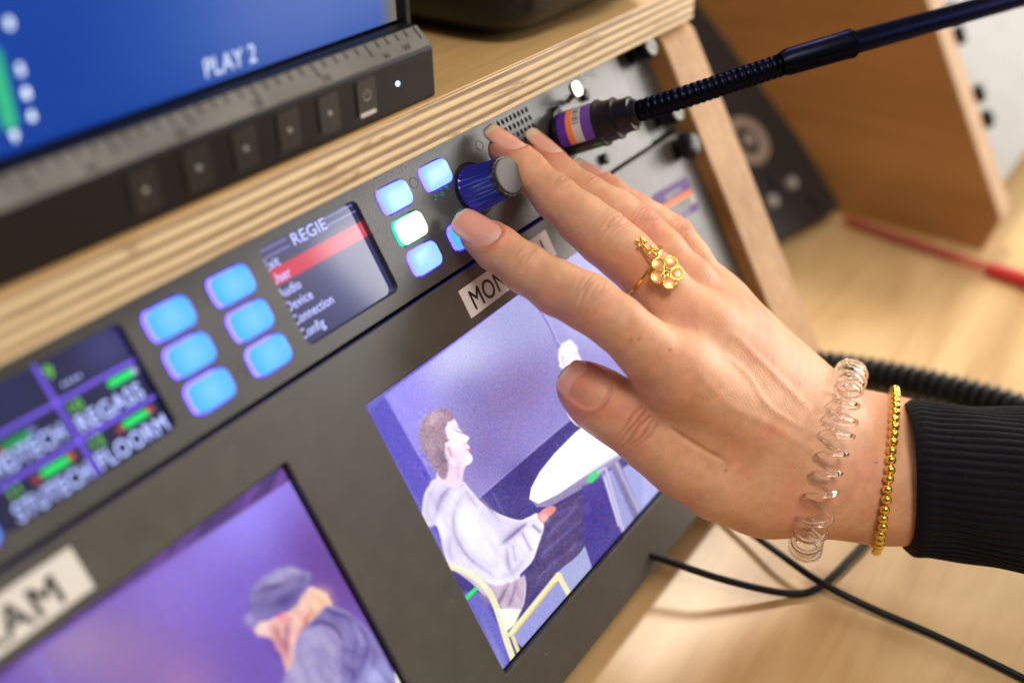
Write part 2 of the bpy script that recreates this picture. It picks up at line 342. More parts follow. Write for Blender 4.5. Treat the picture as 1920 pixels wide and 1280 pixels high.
mb = MB(); box(mb, (U0, -80, ZD+0.1), (U1, -70, -158)); build('kick_board', mb, 'gap_black', cab, smooth=False)
# ================================================================== INTERCOM PANEL
ic = thing('intercom_panel', 'dark intercom strip with glowing blue keys under the plywood shelf', 'intercom', P(120, 22, 0))
V0, V1 = 1.0, 44.4
holes = []
keys = [(u, v, 'blue') for u in (121.8, 141.8) for v in (15.1, 25.5, 35.9)]
keys += [(207.1, 14.7, 'pale'), (207.1, 25.3, 'green'), (207.1, 35.7, 'pale'), (227.0, 14.6, 'pale'), (227.0, 35.4, 'cyan')]
keys += [(u, v, 'blue') for u in (36.0, 56.0) for v in (15.1, 25.5, 35.9)]
KW, KH = 12.9, 8.1
for (u, v, k) in keys: holes.append(rrect(u, v, KW+1.0, KH+1.0, 2.9))
LCD = [(86.4, 24.7, 47.0, 29.5), (173.4, 24.8, 38.4, 30.2), (5.0, 24.7, 37.5, 29.5)]
for c in LCD: holes.append(rrect(*c, 2.2))
gr = []
for j in range(5):
    for i in range(9):
        u = 262.6+i*2.42; v = 9.3+j*3.05+(0.0)
        if j == 0 and i in (0,): continue
        gr.append(rrect(u, v, 1.45, 2.1, 0.7, 3))
holes += gr
mb = MB(); prism(mb, [(-82, V0), (346.6, V0), (346.6, V1), (-82, V1)], 0, -2.5, P, holes)
face = build('faceplate', mb, 'panel', ic, smooth=False, bevel=0.35, seg=2)
mb = MB(); box(mb, (-80, V0+0.6, -4), (346.4, V1-0.6, -40), P); build('housing', mb, 'recess', ic, smooth=False)
for (a, b) in ((-109.5, -83.5), (349.6, 371.8)):
    mb = MB(); box(mb, (a, V0, -4.2), (b, V1, -2.2), P); build('rack_ear', mb, 'panel', ic, smooth=False, bevel=0.4)
glow('gap_glow', (0.03, 0.05, 1.0), 1.3)
mb = MB(); box(mb, (-80, 44.6, -9.5), (285, 45.3, -8.0), P); build('gap_glow_strip', mb, 'gap_glow', ic, smooth=False)
# added glowing strip imitating the blue bloom in the slit between the two units
kc = {'blue': ((0.075, 0.50, 1.0), 1.02, (0.13, 0.08, 1.0), 5.5), 'cyan': ((0.075, 0.50, 1.0), 1.1, (0.075, 0.05, 1.0), 6.5),
      'pale': ((0.33, 0.66, 1.0), 1.05, (0.085, 0.065, 1.0), 7.0), 'green': ((1, 1, 1), 1.5, (0.0, 0.62, 0.36), 2.2)}
for k, (fc, fs, rc, rs) in kc.items():
    m, n, l, b = nodes('key_'+k); MATS['key_'+k] = m
    b.inputs['Base Color'].default_value = (0.02, 0.03, 0.05, 1); b.inputs['Roughness'].default_value = 0.2; b.inputs['Specular IOR Level'].default_value = 0.4 if k == 'pale' else 0.15
    g = n.new('ShaderNodeTexCoord'); ln = n.new('ShaderNodeVectorMath'); ln.operation = 'LENGTH'; l.new(g.outputs['Object'], ln.inputs[0])
    mp = n.new('ShaderNodeMapRange'); mp.inputs['From Min'].default_value = 0.0; mp.inputs['From Max'].default_value = 0.006
    l.new(ln.outputs['Value'], mp.inputs[0]); c = n.new('ShaderNodeMix'); c.data_type = 'RGBA'
    hot = tuple(min(1, x*1.0+0.16) for x in fc); c.inputs[6].default_value = (*hot, 1); c.inputs[7].default_value = (*fc, 1)
    l.new(mp.outputs[0], c.inputs[0]); l.new(c.outputs[2], b.inputs['Emission Color']); b.inputs['Emission Strength'].default_value = fs
    glow('keyrim_'+k, rc, rs)
keylab = {(227.0, 35.4): 'cyan blue glowing key half under the index fingertip', }
def key_thing(u, v, k):
    c = P(u, v, 0)
    mbx = MB(); prism(mbx, rrect(u, v, KW, KH, 2.6, 6), 0.7, -3.2, P)
    ob = build('key', mbx, 'keyrim_'+k, ic, smooth=True, bevel=0.0)
    mbf = MB(); out = rrect(0, 0, KW-0.12, KH-0.12, 2.5, 7)
    vs = [c+Wn*1.22]; rings = [(0.55, 1.2), (0.86, 1.15), (0.965, 1.05), (1.0, 0.72)]
    for s, w in rings: vs += [P(u+x*s, v+y*s, w) for x, y in out]
    L = len(out); fs = [(0, 1+i, 1+(i+1) % L) for i in range(L)]
    for r in range(len(rings)-1): fs += [(1+r*L+i, 1+(r+1)*L+i, 1+(r+1)*L+(i+1) % L, 1+r*L+(i+1) % L) for i in range(L)]
    f = build('key_cap', MB().add(vs, fs), 'key_'+k, ob)
    sh = Vector((c-np.array(ic['base']))*MM)          # local origin in the middle of the cap
    f.data.transform(Matrix.Translation(-sh)); f.location = sh
    return ob
for (u, v, k) in keys:
    ob = key_thing(u, v, k)
    if k == 'green': ob['label'] = 'white key with green edge, middle of the right column'
# lcd glass and picture
def grid_screen(name, u0, u1, v0, v1, w, step, paint, mat, parent, fr=P, edge=None):
    nu = int((u1-u0)/step)+1; nv = int((v1-v0)/step)+1
    U, V = np.meshgrid(np.linspace(u0, u1, nu), np.linspace(v0, v1, nv), indexing='ij')
    if fr is P: pts = U[..., None]*Xn+V[..., None]*Dn+Wn*w
    else: pts = fr(U, V, w)
    base = np.array(parent['base']); vv = ((pts-base)*MM).reshape(-1, 3)
    I = np.arange(nu*nv).reshape(nu, nv); q = np.stack([I[:-1, :-1], I[:-1, 1:], I[1:, 1:], I[1:, :-1]], -1).reshape(-1, 4)
    me = bpy.data.meshes.new(name); me.vertices.add(len(vv)); me.vertices.foreach_set('co', vv.ravel())
    me.loops.add(q.size); me.loops.foreach_set('vertex_index', q.ravel()); me.polygons.add(len(q)); me.polygons.foreach_set('loop_start', np.arange(0, q.size, 4))
    me.update(calc_edges=True); me.validate()
    px = proj(pts.reshape(-1, 3))
    colr = paint(px[:, 0], px[:, 1], U.ravel(), V.ravel())
    ca = me.color_attributes.new('col', 'FLOAT_COLOR', 'POINT'); ca.data.foreach_set('color', np.concatenate([lin(np.clip(colr, 0, 700)), np.ones((len(vv), 1))], 1).ravel())
    me.materials.append(MATS[mat]); o = bpy.data.objects.new(name, me); S.collection.objects.link(o); o.parent = parent; o['base'] = [float(x) for x in base]
    return o
def seg_dist(x, y, a, b):
    ax, ay = a; bx, by = b; dx, dy = bx-ax, by-ay; t = np.clip(((x-ax)*dx+(y-ay)*dy)/(dx*dx+dy*dy+1e-9), 0, 1); return np.hypot(x-ax-t*dx, y-ay-t*dy)
class Paint:
    def __init__(s, x, y, col): s.x = x; s.y = y; s.c = np.tile(np.array(col, float), (len(x), 1))
    def mix(s, a, col): s.c += (np.asarray(col, float)-s.c)*a[:, None]
    def poly(s, pts, col, soft=1.5, alpha=1.0, smooth=False):
        if smooth: pts = catmull(pts, 6, True)
        pts = np.asarray(pts, float); x, y = s.x, s.y
        lo = pts.min(0)-soft*3; hi = pts.max(0)+soft*3; k = np.where((x > lo[0]) & (x < hi[0]) & (y > lo[1]) & (y < hi[1]))[0]
        if not len(k): return
        x = x[k]; y = y[k]; d = np.full(len(k), 1e9); ins = np.zeros(len(k), bool)
        for i in range(len(pts)):
            a = pts[i]; b = pts[(i+1) % len(pts)]; d = np.minimum(d, seg_dist(x, y, a, b))
            c = ((a[1] > y) != (b[1] > y)); 
            with np.errstate(all='ignore'): ins ^= c & (x < (b[0]-a[0])*(y-a[1])/(b[1]-a[1]+1e-12)+a[0])
        sd = np.where(ins, d, -d); al = np.clip(sd/(2*soft)+0.5, 0, 1)*alpha
        s.c[k] += (np.asarray(col, float)-s.c[k])*al[:, None]
    def stroke(s, pts, wd, col, soft=1.2, alpha=1.0, smooth=True):
        if smooth and len(pts) > 2: pts = catmull(pts, 6)
        d = np.full(len(s.x), 1e9)
        for i in range(len(pts)-1): d = np.minimum(d, seg_dist(s.x, s.y, pts[i], pts[i+1]))
        s.mix(np.clip((wd/2-d)/(2*soft)+0.5, 0, 1)*alpha, col)
    def blob(s, c, r, col, alpha=1.0, ry=None, ang=0):
        ry = ry or r; a = math.radians(ang); dx = s.x-c[0]; dy = s.y-c[1]; p = (dx*math.cos(a)+dy*math.sin(a))/r; q = (-dx*math.sin(a)+dy*math.cos(a))/ry
        s.mix(np.exp(-(p*p+q*q))*alpha, col)
    def cloth(s, pts, amp, sc, ang, tint=(-1.0, -1.15, -0.8), seed=3):
        pts = np.asarray(pts, float); a = math.radians(ang); x, y = s.x, s.y; m = Paint(x, y, (0, 0, 0)); m.poly(pts, (1, 1, 1), 3); m = m.c[:, 0]
        p = (x*math.cos(a)+y*math.sin(a)); q = (-x*math.sin(a)+y*math.cos(a)); n = vnoise(p/3.2, q, sc, seed)*0.65+vnoise(p/2.5, q, sc*0.45, seed+1)*0.35
        f = (1-np.abs(n*2-1))**3+0.5*(vnoise(p/2, q, sc*2.4, seed+2)); s.c += (m*amp*(f-0.35))[:, None]*np.array(tint)
    def fold(s, pts, wd, col, alpha):
        if len(pts) > 2: pts = catmull(pts, 6)
        d = np.full(len(s.x), 1e9); t = np.zeros(len(s.x)); N_ = len(pts)-1
        for i in range(N_):
            e = seg_dist(s.x, s.y, pts[i], pts[i+1]); m = e < d; d[m] = e[m]; t[m] = (i+0.5)/N_
        tp_ = np.sin(np.clip(t, 0.04, 0.96)*math.pi)**0.7 if N_ > 2 else 0.85
        s.mix((np.exp(-(d/(wd*0.85))**2)*0.75+np.exp(-(d/(wd*2.4))**2)*0.34)*min(1.0, alpha*1.15)*tp_, col)
def vnoise(x, y, sc, seed=0):
    r = np.random.default_rng(seed); g = r.random((64, 64)); u = x/sc; v = y/sc; i = np.floor(u).astype(int); j = np.floor(v).astype(int); a = u-i; b = v-j
    a = a*a*(3-2*a); b = b*b*(3-2*b); G = lambda p, q: g[p % 64, q % 64]
    return (G(i, j)*(1-a)+G(i+1, j)*a)*(1-b)+(G(i, j+1)*(1-a)+G(i+1, j+1)*a)*b
painted('lcd_picture', strength=1.0, gloss=0.10, coat=0.7)
def lcd_left(x, y, u, v):
    p = Paint(u, v, (8, 12, 62)); p.blob((105, 14), 9, (62, 62, 125), 0.8); p.blob((80, 12), 8, (14, 24, 84), 0.8)
    for a, b in (((60, 20), (109, 20)), ((60, 30.1), (109, 30.1)), ((88, 5), (88, 40.2))): p.stroke([a, b], 0.95, (125, 92, 255), 0.1)
    for (a, b, r) in ((101.5, 107.2, 22.3), (99.5, 105.3, 32.5), (77.8, 83.6, 32.5), (73.5, 79, 23.0)):
        p.stroke([(a, r), (b, r)], 1.9, (0, 240, 110) if r != 23.0 else (0, 150, 80), 0.1)
    for (a, r) in ((97.7, 32.8), (75.6, 32.8), (71.8, 23.3)): p.blob((a, r), 0.95, (225, 60, 60), 1)
    for (a, r, c) in ((106.6, 32.4, (255, 70, 80)), (84.8, 32.3, (255, 80, 45)), (108.0, 22.2, (230, 200, 255)), (80.3, 22.8, (150, 150, 235))): p.blob((a, r), 0.95, c, 1)
    return p.c
scrL = grid_screen('display', 63.1, 109.7, 10.1, 39.3, -2.3, 0.25, lcd_left, 'lcd_picture', ic); scrL['label'] = 'dark blue channel display with green and red level bars'
glow('lcd_text', tuple(lin((175, 190, 255))), 1.5); glow('lcd_green', tuple(lin((120, 215, 80))), 1.0); glow('lcd_text2', tuple(lin((185, 190, 255))), 1.4)
def put_text(s, u, v, size, mat, parent, w, bold=0.01, sx=1.0, name='lettering', shear=0, fit=None):
    if fit:
        t_ = text_mb(s, PT, (0, 0), size, bold, 0, 1.0); a_ = np.concatenate(t_.v)[:, 0]; sx = fit/(a_.max()-a_.min())
    return build(name, text_mb(s, PT, (u, -v), size, bold, w, sx, shear=shear), mat, parent, smooth=False)
for s, u, v, z, m, ft in (('REGASS', 89.3, 28.9, 5.8, 'lcd_text', 17.6), ('FLOORM', 88.9, 38.8, 5.8, 'lcd_text', 19.4), ('VIDTECH', 67.6, 28.2, 5.8, 'lcd_text', 18.6), ('STUTECH', 67.9, 39.0, 5.8, 'lcd_text', 18.8),
                      ('9', 89.0, 14.6, 4.6, 'lcd_green', None), ('10', 89.2, 24.0, 3.9, 'lcd_green', None), ('12', 89.2, 33.7, 3.9, 'lcd_green', None), ('11', 68.4, 33.9, 3.9, 'lcd_green', None), ('....', 91, 17.4, 5.5, 'lcd_text', None)):
    put_text(s, u, v, z, m, scrL, -2.15, 0.012, 0.98, fit=ft)
def lcd_right(x, y, u, v):
    p = Paint(u, v, (50, 50, 92)); p.blob((160, 14), 22, (92, 88, 118), 0.85); p.blob((178, 30), 14, (72, 82, 140), 0.6)
    p.poly([(150, 16.5), (196, 16.5), (196, 21.2), (150, 21.2)], (216, 66, 92), 0.15); p.blob((190, 18.8), 9, (235, 120, 130), 0.45, ry=2.4)
    for r in (10.9, 13.0):
        p.stroke([(150, r), (165.5, r)], 0.35, (150, 150, 245), 0.12); p.stroke([(180.6, r), (195, r)], 0.35, (150, 150, 245), 0.12)
    return p.c
scrR = grid_screen('display', 154.3, 192.5, 9.8, 39.8, -2.3, 0.25, lcd_right, 'lcd_picture', ic); scrR['label'] = 'menu display with a red highlighted row'
for s, v, z, u, ft in (('REGIE', 13.7, 4.9, 166.8, 13.2), ('Exit', 16.4, 4.0, 154.6, 5.2), ('User', 20.6, 4.0, 154.6, 6.9), ('Audio', 24.8, 4.0, 154.6, 8.2), ('Device', 29.0, 4.0, 154.6, 9.8), ('Connection', 33.2, 4.0, 154.6, 15.6), ('Config', 37.6, 4.0, 154.6, 9.2)):
    put_text(s, u, v, z, 'lcd_text2', scrR, -2.15, 0.004, fit=ft)
grid_screen('display', -13.4, 23.4, 10.1, 39.3, -2.3, 0.5, lcd_left, 'lcd_picture', ic)
# moulded ring marks and scratches beside the keys
def ringmark(u, v, r):
    a = [P(u+r*math.cos(t), v+r*math.sin(t), 0.02) for t in np.linspace(0, 2*math.pi, 25)[:-1]]
    build('moulded_ring', tube(MB(), a, 0.14, 6, closed=True), 'panel', face)
for u, v in ((217.0, 13.6), (131.8, 14.6), (131.8, 36.4), (251.8, 12.8), (97, 5.2), (220.0, 37.6)): ringmark(u, v, 1.7)
for (u, v, t, ang) in ((224.5, 20.8, 0, 0.3), (227.6, 19.4, 1, 1.1), (229.3, 28.9, 2, 0.2)):
    mbx = MB(); rr = random.Random(t+int(u))
    for k in range(9):
        a = ang+rr.uniform(-0.5, 0.5); c = (u+rr.uniform(-2.3, 2.3), v+rr.uniform(-0.9, 0.9)); L = rr.uniform(0.4, 1.2); w = rr.uniform(0.12, 0.32); d = (math.cos(a), math.sin(a))
        prism(mbx, [(c[0]-d[0]*L-d[1]*w, c[1]-d[1]*L+d[0]*w), (c[0]+d[0]*L, c[1]+d[1]*L), (c[0]-d[0]*L+d[1]*w, c[1]-d[1]*L-d[0]*w)], 0.06+0.004*k, 0.01, P)
    build('paint_mark', mbx, 'teal_mark', face, smooth=False)
for (u, v) in ((322, 8.5), (316, 37.6)):
    mbx = MB(); rr = random.Random(int(u))
    for k in range(26):
        a = rr.uniform(-0.6, 0.6); c = (u+rr.uniform(-7, 7), v+rr.uniform(-1.4, 1.4)); L = rr.uniform(0.3, 1.0); w = rr.uniform(0.1, 0.25); d = (math.cos(a), math.sin(a))
        prism(mbx, [(c[0]-d[0]*L-d[1]*w, c[1]-d[1]*L+d[0]*w), (c[0]+d[0]*L, c[1]+d[1]*L), (c[0]-d[0]*L+d[1]*w, c[1]-d[1]*L-d[0]*w)], 0.06+0.003*k, 0.01, P)
    build('paint_mark', mbx, 'pale_mark', face, smooth=False)
# rotary knob
KU, KV = 240.6, 24.6
kb = build('knob', lathe(MB(), P(KU, KV, 0.4), Wn, [(0, 7.9), (0.6, 8.1), (1.0, 7.6), (13.2, 6.5), (13.8, 6.5)], 144, ripple=lambda q, t: (0.018*math.cos(24*q) if 0.9 < t < 13.5 else 0)), 'knob_blue_lit', ic, angle=50)
build('knob_rim', lathe(MB(), P(KU, KV, 14.2), Wn, [(0, 6.3), (0.2, 6.75), (1.5, 6.75), (2.0, 6.4)], 96, ripple=lambda q, t: 0.02*(1 if math.cos(24*q) > 0.75 else 0)), 'knob_rim', kb)
build('knob_cap', lathe(MB(), P(KU, KV, 16.2), Wn, [(0, 6.0), (0.5, 6.0), (0.8, 5.7)], 64), 'cap_gray', kb)
build('knob_seat', lathe(MB(), P(KU, KV, 0.01), Wn, [(0, 9.2), (0.35, 9.0)], 64), 'gap_black', kb)
# microphone socket: flange, screws, latch tab
sk = build('socket_flange', prism(MB(), rrect(304.5, 26.0, 25, 29, 6), 0.35, 0.05, P), 'panel', ic, smooth=False, bevel=0.3)
def screw(parent, u, v, w, r, h, mat='satin_black', cross=True, head='steel', name='screw'):
    s = build(name, lathe(MB(), P(u, v, w), Wn, [(0, r), (h*0.6, r), (h*0.9, r*0.85), (h, r*0.6)], 28), mat, parent)
    if cross:
        m = MB()
        for a in ((1, 0.22), (0.22, 1)): prism(m, rrect(u, v, 1.1*r*a[0], 1.1*r*a[1], 0.1, 2), w+h+0.05, w+h-0.2, P)
        build('screw_slot', m, 'gap_black', s, smooth=False)
    return s
screw(sk, 296.0, 15.2, 0.9, 2.5, 1.7); screw(sk, 316.0, 14.4, 0.9, 2.3, 1.5); screw(sk, 311.8, 39.2, 0.9, 2.2, 1.4)
tabp = rrect(304.3, 9.0, 5.6, 5.6, 2.0, 6)
mb = MB(); tp = lambda x, y, z: P(x, y+1.6, z+5.5)
prism(mb, tabp, 2.2, 0.6, tp); build('latch_tab', mb, 'chrome_tab', sk, smooth=True, bevel=0.5, seg=3)
build('latch_stem', tube(MB(), [P(304.3, 13.5, 1), P(304.3, 11.8, 6.0)], 1.1, 10), 'chrome_tab', sk)
# captive rack screws on the right-hand ears
for (u, v) in ((361.0, 9.0), (361.0, 37.4), (-97, 9.0), (-97, 37.4)):
    lathe_s = build('screw', lathe(MB(), P(u, v, -2.2), Wn, [(0, 4.2), (0.8, 4.2), (0.9, 3.4), (3.6, 3.4), (3.8, 5.0), (5.0, 5.0), (5.3, 4.4), (9.6, 4.3), (10.0, 3.9)], 40), 'satin_black', ic)
    build('screw_head', lathe(MB(), P(u, v, 7.8), Wn, [(0, 3.8), (0.5, 3.7)], 32), 'steel', lathe_s)
    mb = MB(); prism(mb, [(u-3.2, v-2.0), (u-2.6, v-2.5), (u+3.2, v+2.0), (u+2.6, v+2.5)], 8.4, 8.05, P); build('screw_slot', mb, 'gap_black', lathe_s, smooth=False)
# ================================================================== GOOSENECK MICROPHONE
mc = thing('gooseneck_microphone', 'black gooseneck microphone plugged into the intercom strip', 'microphone', P(304, 25, 1))
def pt(x, y, w): return hit(x, y, Wn, w)
A0 = pt(1052, 255, 1.0); A1 = pt(1198, 209, 31)
ax = (A1-A0)/np.linalg.norm(A1-A0); AL = np.linalg.norm(A1-A0)
body = build('connector_body', lathe(MB(), A0, ax, [(t*AL, r_) for t, r_ in [(0, 8.2), (.02, 9.3), (.055, 9.4), (.06, 8.1), (.52, 8.0), (.525, 8.5), (.555, 8.5), (.57, 7.5), (.72, 7.2), (.725, 7.6), (.745, 7.5), (.76, 6.3), (.9, 6.0), (.905, 6.3), (.93, 6.2), (.94, 4.9), (.99, 4.6), (1, 4.2)]], 64), 'satin_black', mc, angle=25)
# wrapped sticker: purple, orange, white with bars, purple
ex, ey, ez = basis(ax)
face_dir = np.array(CAM-A0); face_dir = face_dir-ax*(face_dir@ax); face_dir /= np.linalg.norm(face_dir); side = np.cross(ax, face_dir)
def wrap(t, a, r=8.1): return A0+ax*t+r*(face_dir*math.cos(a)+side*math.sin(a))
def band(t0, t1, a0, a1, r, mat, parent, name='sticker_band', n=18):
    v = []; 
    for k in range(n+1):
        a = a0+(a1-a0)*k/n; v += [wrap(t0, a, r), wrap(t1, a, r), wrap(t0, a, r-0.08), wrap(t1, a, r-0.08)]
    f = []
    for k in range(n):
        i = 4*k; f += [(i, i+1, i+5, i+4), (i+2, i+6, i+7, i+3), (i, i+4, i+6, i+2), (i+1, i+3, i+7, i+5)]
    f += [(0, 2, 3, 1), (4*n, 4*n+1, 4*n+3, 4*n+2)]
    return build(name, MB().add(v, f), mat, parent, smooth=True)
sg = -1 if (side@(_D*0+M@np.array([0, -1., 0]))) > 0 else 1
lo, hi = (-1.25, 0.55) if sg > 0 else (-0.55, 1.25)
stk = band(AL*.075, AL*.50, lo, hi, 8.12, 'white_stk', body, 'sticker')
band(AL*.075, AL*.19, lo, hi, 8.17, 'purple', stk); band(AL*.19, AL*.265, lo, hi, 8.17, 'orange', stk); band(AL*.375, AL*.50, lo, hi, 8.17, 'purple', stk)
for k in range(7):
    a = lo*0.9+(hi-lo)*0.07*k if sg > 0 else hi*0.9-(hi-lo)*0.07*k
    band(AL*.275, AL*.355, a, a+0.04+0.03*(k % 3 == 1), 8.20, 'ink', stk, 'barcode_bar', 2)
mb = MB()
for (t0, t1, a) in ((12.5, 17.0, 0.95), (14.0, 19.0, 1.05)):
    a *= sg; mb.add([wrap(t0, a, 8.12), wrap((t0+t1)/2, a-0.10, 8.16), wrap(t1, a+0.02, 8.12), wrap((t0+t1)/2, a+0.12, 8.12)], [(0, 1, 2, 3)])
build('green_mark', mb, 'green_leaf', body, smooth=False)
path = catmull([A1-ax*2, A1+ax*6, pt(1290, 180, 47), pt(1390, 147, 61), pt(1478, 118, 73)], 60)
seg = np.linalg.norm(np.diff(path, axis=0), axis=1); s = np.concatenate([[0], np.cumsum(seg)])
fine = np.arange(0, s[-1], 0.22); pf = np.stack([np.interp(fine, s, path[:, i]) for i in range(3)], 1)
rr = 3.55+0.42*np.abs(np.sin(fine*math.pi/2.35))**0.7
build('flexible_neck', tube(MB(), pf, rr, 28), 'black_blue_sheen', mc, angle=60)
B0 = pt(1462, 121, 72); B1 = pt(1596, 82, 88); T1 = pt(1945, -14, 122)
bd = (B1-B0)/np.linalg.norm(B1-B0); BL = np.linalg.norm(B1-B0)
build('neck_sleeve', lathe(MB(), B0, bd, [(0, 3.6), (3.0, 4.6), (BL-1.5, 4.95), (BL-1.3, 5.1), (BL, 5.1), (BL+0.4, 4.3)], 40), 'black_blue_sheen', mc, angle=25)
build('microphone_tube', tube(MB(), catmull([B1-bd*2, (B1+T1)/2, T1, T1+(T1-B1)*0.6], 12), 4.0, 32), 'black_blue_sheen', mc)
# ================================================================== TWIN MONITOR UNIT
tm = thing('twin_monitor_unit', 'wide dark panel with two lit video screens below the intercom strip', 'monitor panel', P(120, 110, 0))
VT, VB = 45.9, 178.2
SC = [(162.0, 316.0, 62.8, 159.6), (-22.9, 131.1, 62.8, 159.6)]
mb = MB(); prism(mb, [(-109.6, VT), (371.9, VT), (371.9, VB), (-109.6, VB)], 0, -3.0, P, [rrect((a+b)/2, (c+d)/2, b-a, d-c, 0.5, 2) for a, b, c, d in SC])
mface = build('faceplate', mb, 'panel_mon', tm, smooth=False, bevel=0.6, seg=3)
mb = MB(); box(mb, (-100, VT+2, -6.5), (345, VB-0.5, -45), P); build('housing', mb, 'gap_black', tm, smooth=False)
for a, b, c, d in SC:
    mb = MB(); prism(mb, [(a-0.2, c-0.2), (b+0.2, c-0.2), (b+0.2, d+0.2), (a-0.2, d+0.2)], -2.2, -3.6, P, [rrect((a+b)/2, (c+d)/2, b-a-1.6, d-c-1.6, 0.5, 2)]); build('screen_frame', mb, 'gap_black', tm, smooth=False)
for (u, v) in ((362.5, 52.4), (362.5, 171), (-99, 52.4), (-99, 171)):
    sc_ = build('screw', lathe(MB(), P(u, v, 0), Wn, [(0, 4.6), (0.9, 4.6), (1.0, 3.6), (3.2, 3.6), (3.4, 5.4), (7.0, 5.4), (8.6, 4.6), (9.2, 3.2)], 40), 'satin_black', tm)
    m = MB()
    for a in ((1, 0.24), (0.24, 1)): prism(m, rrect(u, v, 5.0*a[0], 5.0*a[1], 0.2, 2), 9.3, 8.9, P)
    build('screw_slot', m, 'gap_black', sc_, smooth=False)
# ------------------------------------------------------------------ the two video pictures (flat pictures on the two screens)
painted('video_picture', strength=1.12, grain=0.30, gloss=0.18, coat=0.35)
def picture_right(x, y, u, v):
    kx = np.exp(-(((x-815)/42)**4+((y-830)/75)**4))+np.exp(-(((x-1068)/30)**4+((y-690)/70)**4)); x = x+((vnoise(x, y, 7, 11)-0.5)*5+(vnoise(x, y, 2.5, 12)-0.5)*3)*kx; y = y+((vnoise(x, y, 7, 13)-0.5)*5+(vnoise(x, y, 2.5, 14)-0.5)*3)*kx
    p = Paint(x, y, (122, 112, 196)); P_ = p.poly
    # back cloth with soft light and mauve falloff
    P_([(690, 740), (1330, 300), (1400, 500), (895, 940), (700, 800)], (142, 132, 208), 3)
    p.blob((860, 670), 120, (206, 206, 248), 0.9, ry=70, ang=-35); p.blob((760, 760), 70, (150, 138, 246), 0.9, ry=110, ang=-28); p.blob((1010, 590), 120, (166, 168, 218), 0.85)
    p.blob((960, 740), 110, (136, 112, 172), 0.85, ry=60, ang=-35); p.blob((900, 850), 60, (120, 100, 175), 0.7); p.blob((880, 740), 45, (116, 110, 180), 0.45)
    p.blob((1150, 520), 110, (182, 178, 255), 0.95, ry=90, ang=-40)
    P_([(680, 765), (1083, 455), (1083, 468), (724, 742), (812, 905), (1000, 1290), (900, 1290)], (104, 94, 200), 2.5)
    P_([(690, 775), (722, 745), (815, 905), (900, 1060), (880, 1100)], (88, 78, 196), 3); p.stroke([(722, 742), (815, 905)], 3, (170, 150, 250), 1.6, 0.6); p.stroke([(724, 740), (1080, 474)], 2.5, (190, 185, 245), 1.4, 0.6)
    p.stroke([(1008, 575), (1030, 612), (1052, 662)], 3, (120, 112, 205), 1.2, 0.9); p.stroke([(1011, 573), (1033, 610), (1055, 660)], 1.6, (196, 190, 250), 1, 0.8)
    # dark skirting curtain
    P_([(897, 934), (1066, 789), (1260, 640), (1330, 900), (960, 1275), (830, 1080), (880, 960)], (60, 50, 132), 1.8)
    p.stroke([(897, 934), (1066, 789), (1200, 690)], 3, (170, 160, 225), 1.5, 0.7); p.blob((985, 900), 35, (52, 42, 120), 0.6)
    for q in ((925, 925, 945, 965), (1043, 830, 1058, 860), (1060, 815, 1078, 850)): p.stroke([q[:2], q[2:]], 4, (96, 84, 170), 2, 0.6, smooth=False)
    # floor
    P_([(1128, 905), (1250, 820), (1330, 900), (1150, 1060), (1120, 990), (1100, 940)], (156, 160, 222), 2); P_([(1092, 1000), (1112, 1070), (1055, 1130), (1040, 1065)], (160, 165, 215), 1.6)
    P_([(868, 1110), (905, 1110), (945, 1190), (962, 1270), (940, 1275)], (104, 100, 196), 4); P_([(960, 1195), (1045, 1090), (1066, 1122), (985, 1218)], (146, 148, 214), 1.5)
    P_([(905, 1160), (935, 1215), (955, 1262), (940, 1262)], (128, 128, 208), 5)
    # table and its leg
    P_([(1094, 900), (1155, 862), (1180, 1000), (1150, 1035), (1112, 985)], (70, 58, 150), 1.5)
    P_([(1128, 890), (1150, 878), (1196, 965), (1168, 1005), (1144, 940)], (150, 154, 214), 1.5)
    p.stroke([(1152, 868), (1196, 968)], 19, (118, 112, 168), 1.6); p.stroke([(1156, 868), (1200, 962)], 6, (190, 184, 215), 2, 0.8, smooth=False)
    P_([(1205, 800), (1245, 800), (1250, 900), (1228, 930), (1215, 880)], (70, 62, 170), 2); P_([(1205, 880), (1250, 930), (1205, 985)], (168, 172, 232), 2)
    P_([(998, 938), (1006, 950), (1030, 950), (1110, 905), (1165, 858), (1240, 800), (1230, 770)], (140, 130, 178), 1.4)
    P_([(993, 935), (996, 915), (1012, 885), (1040, 850), (1078, 812), (1120, 778), (1170, 745), (1250, 720), (1270, 790), (1215, 822), (1150, 858), (1095, 892), (1045, 926), (1010, 943)], (330, 328, 345), 1.6, smooth=False)
    p.fold([(1000, 935), (1060, 880), (1140, 815), (1230, 760)], 9, (262, 258, 285), 0.6); p.blob((1215, 770), 40, (230, 226, 250), 0.7); p.fold([(1010, 940), (1090, 890), (1160, 850), (1230, 800)], 3, (196, 186, 222), 0.7)
    P_([(1100, 900), (1106, 890), (1122, 878), (1126, 884), (1110, 905)], (40, 235, 110), 1.3)
    p.stroke([(1122, 885), (1134, 878), (1140, 892), (1170, 1000)], 4, (205, 190, 225), 1.2); p.stroke([(1134, 895), (1160, 985)], 2.5, (235, 225, 240), 1)
    # second person, mostly hidden by the hand
    P_([(1048, 655), (1056, 642), (1068, 638), (1080, 648), (1088, 668), (1090, 700), (1120, 760), (1115, 800), (1090, 800), (1075, 792), (1062, 770), (1058, 740), (1060, 700), (1050, 685)], (246, 238, 252), 1.5, smooth=True)
    p.stroke([(1056, 668), (1058, 690)], 4, (220, 170, 190), 1.5, 0.7); p.stroke([(1078, 660), (1084, 690)], 3, (214, 190, 215), 1.5, 0.7)
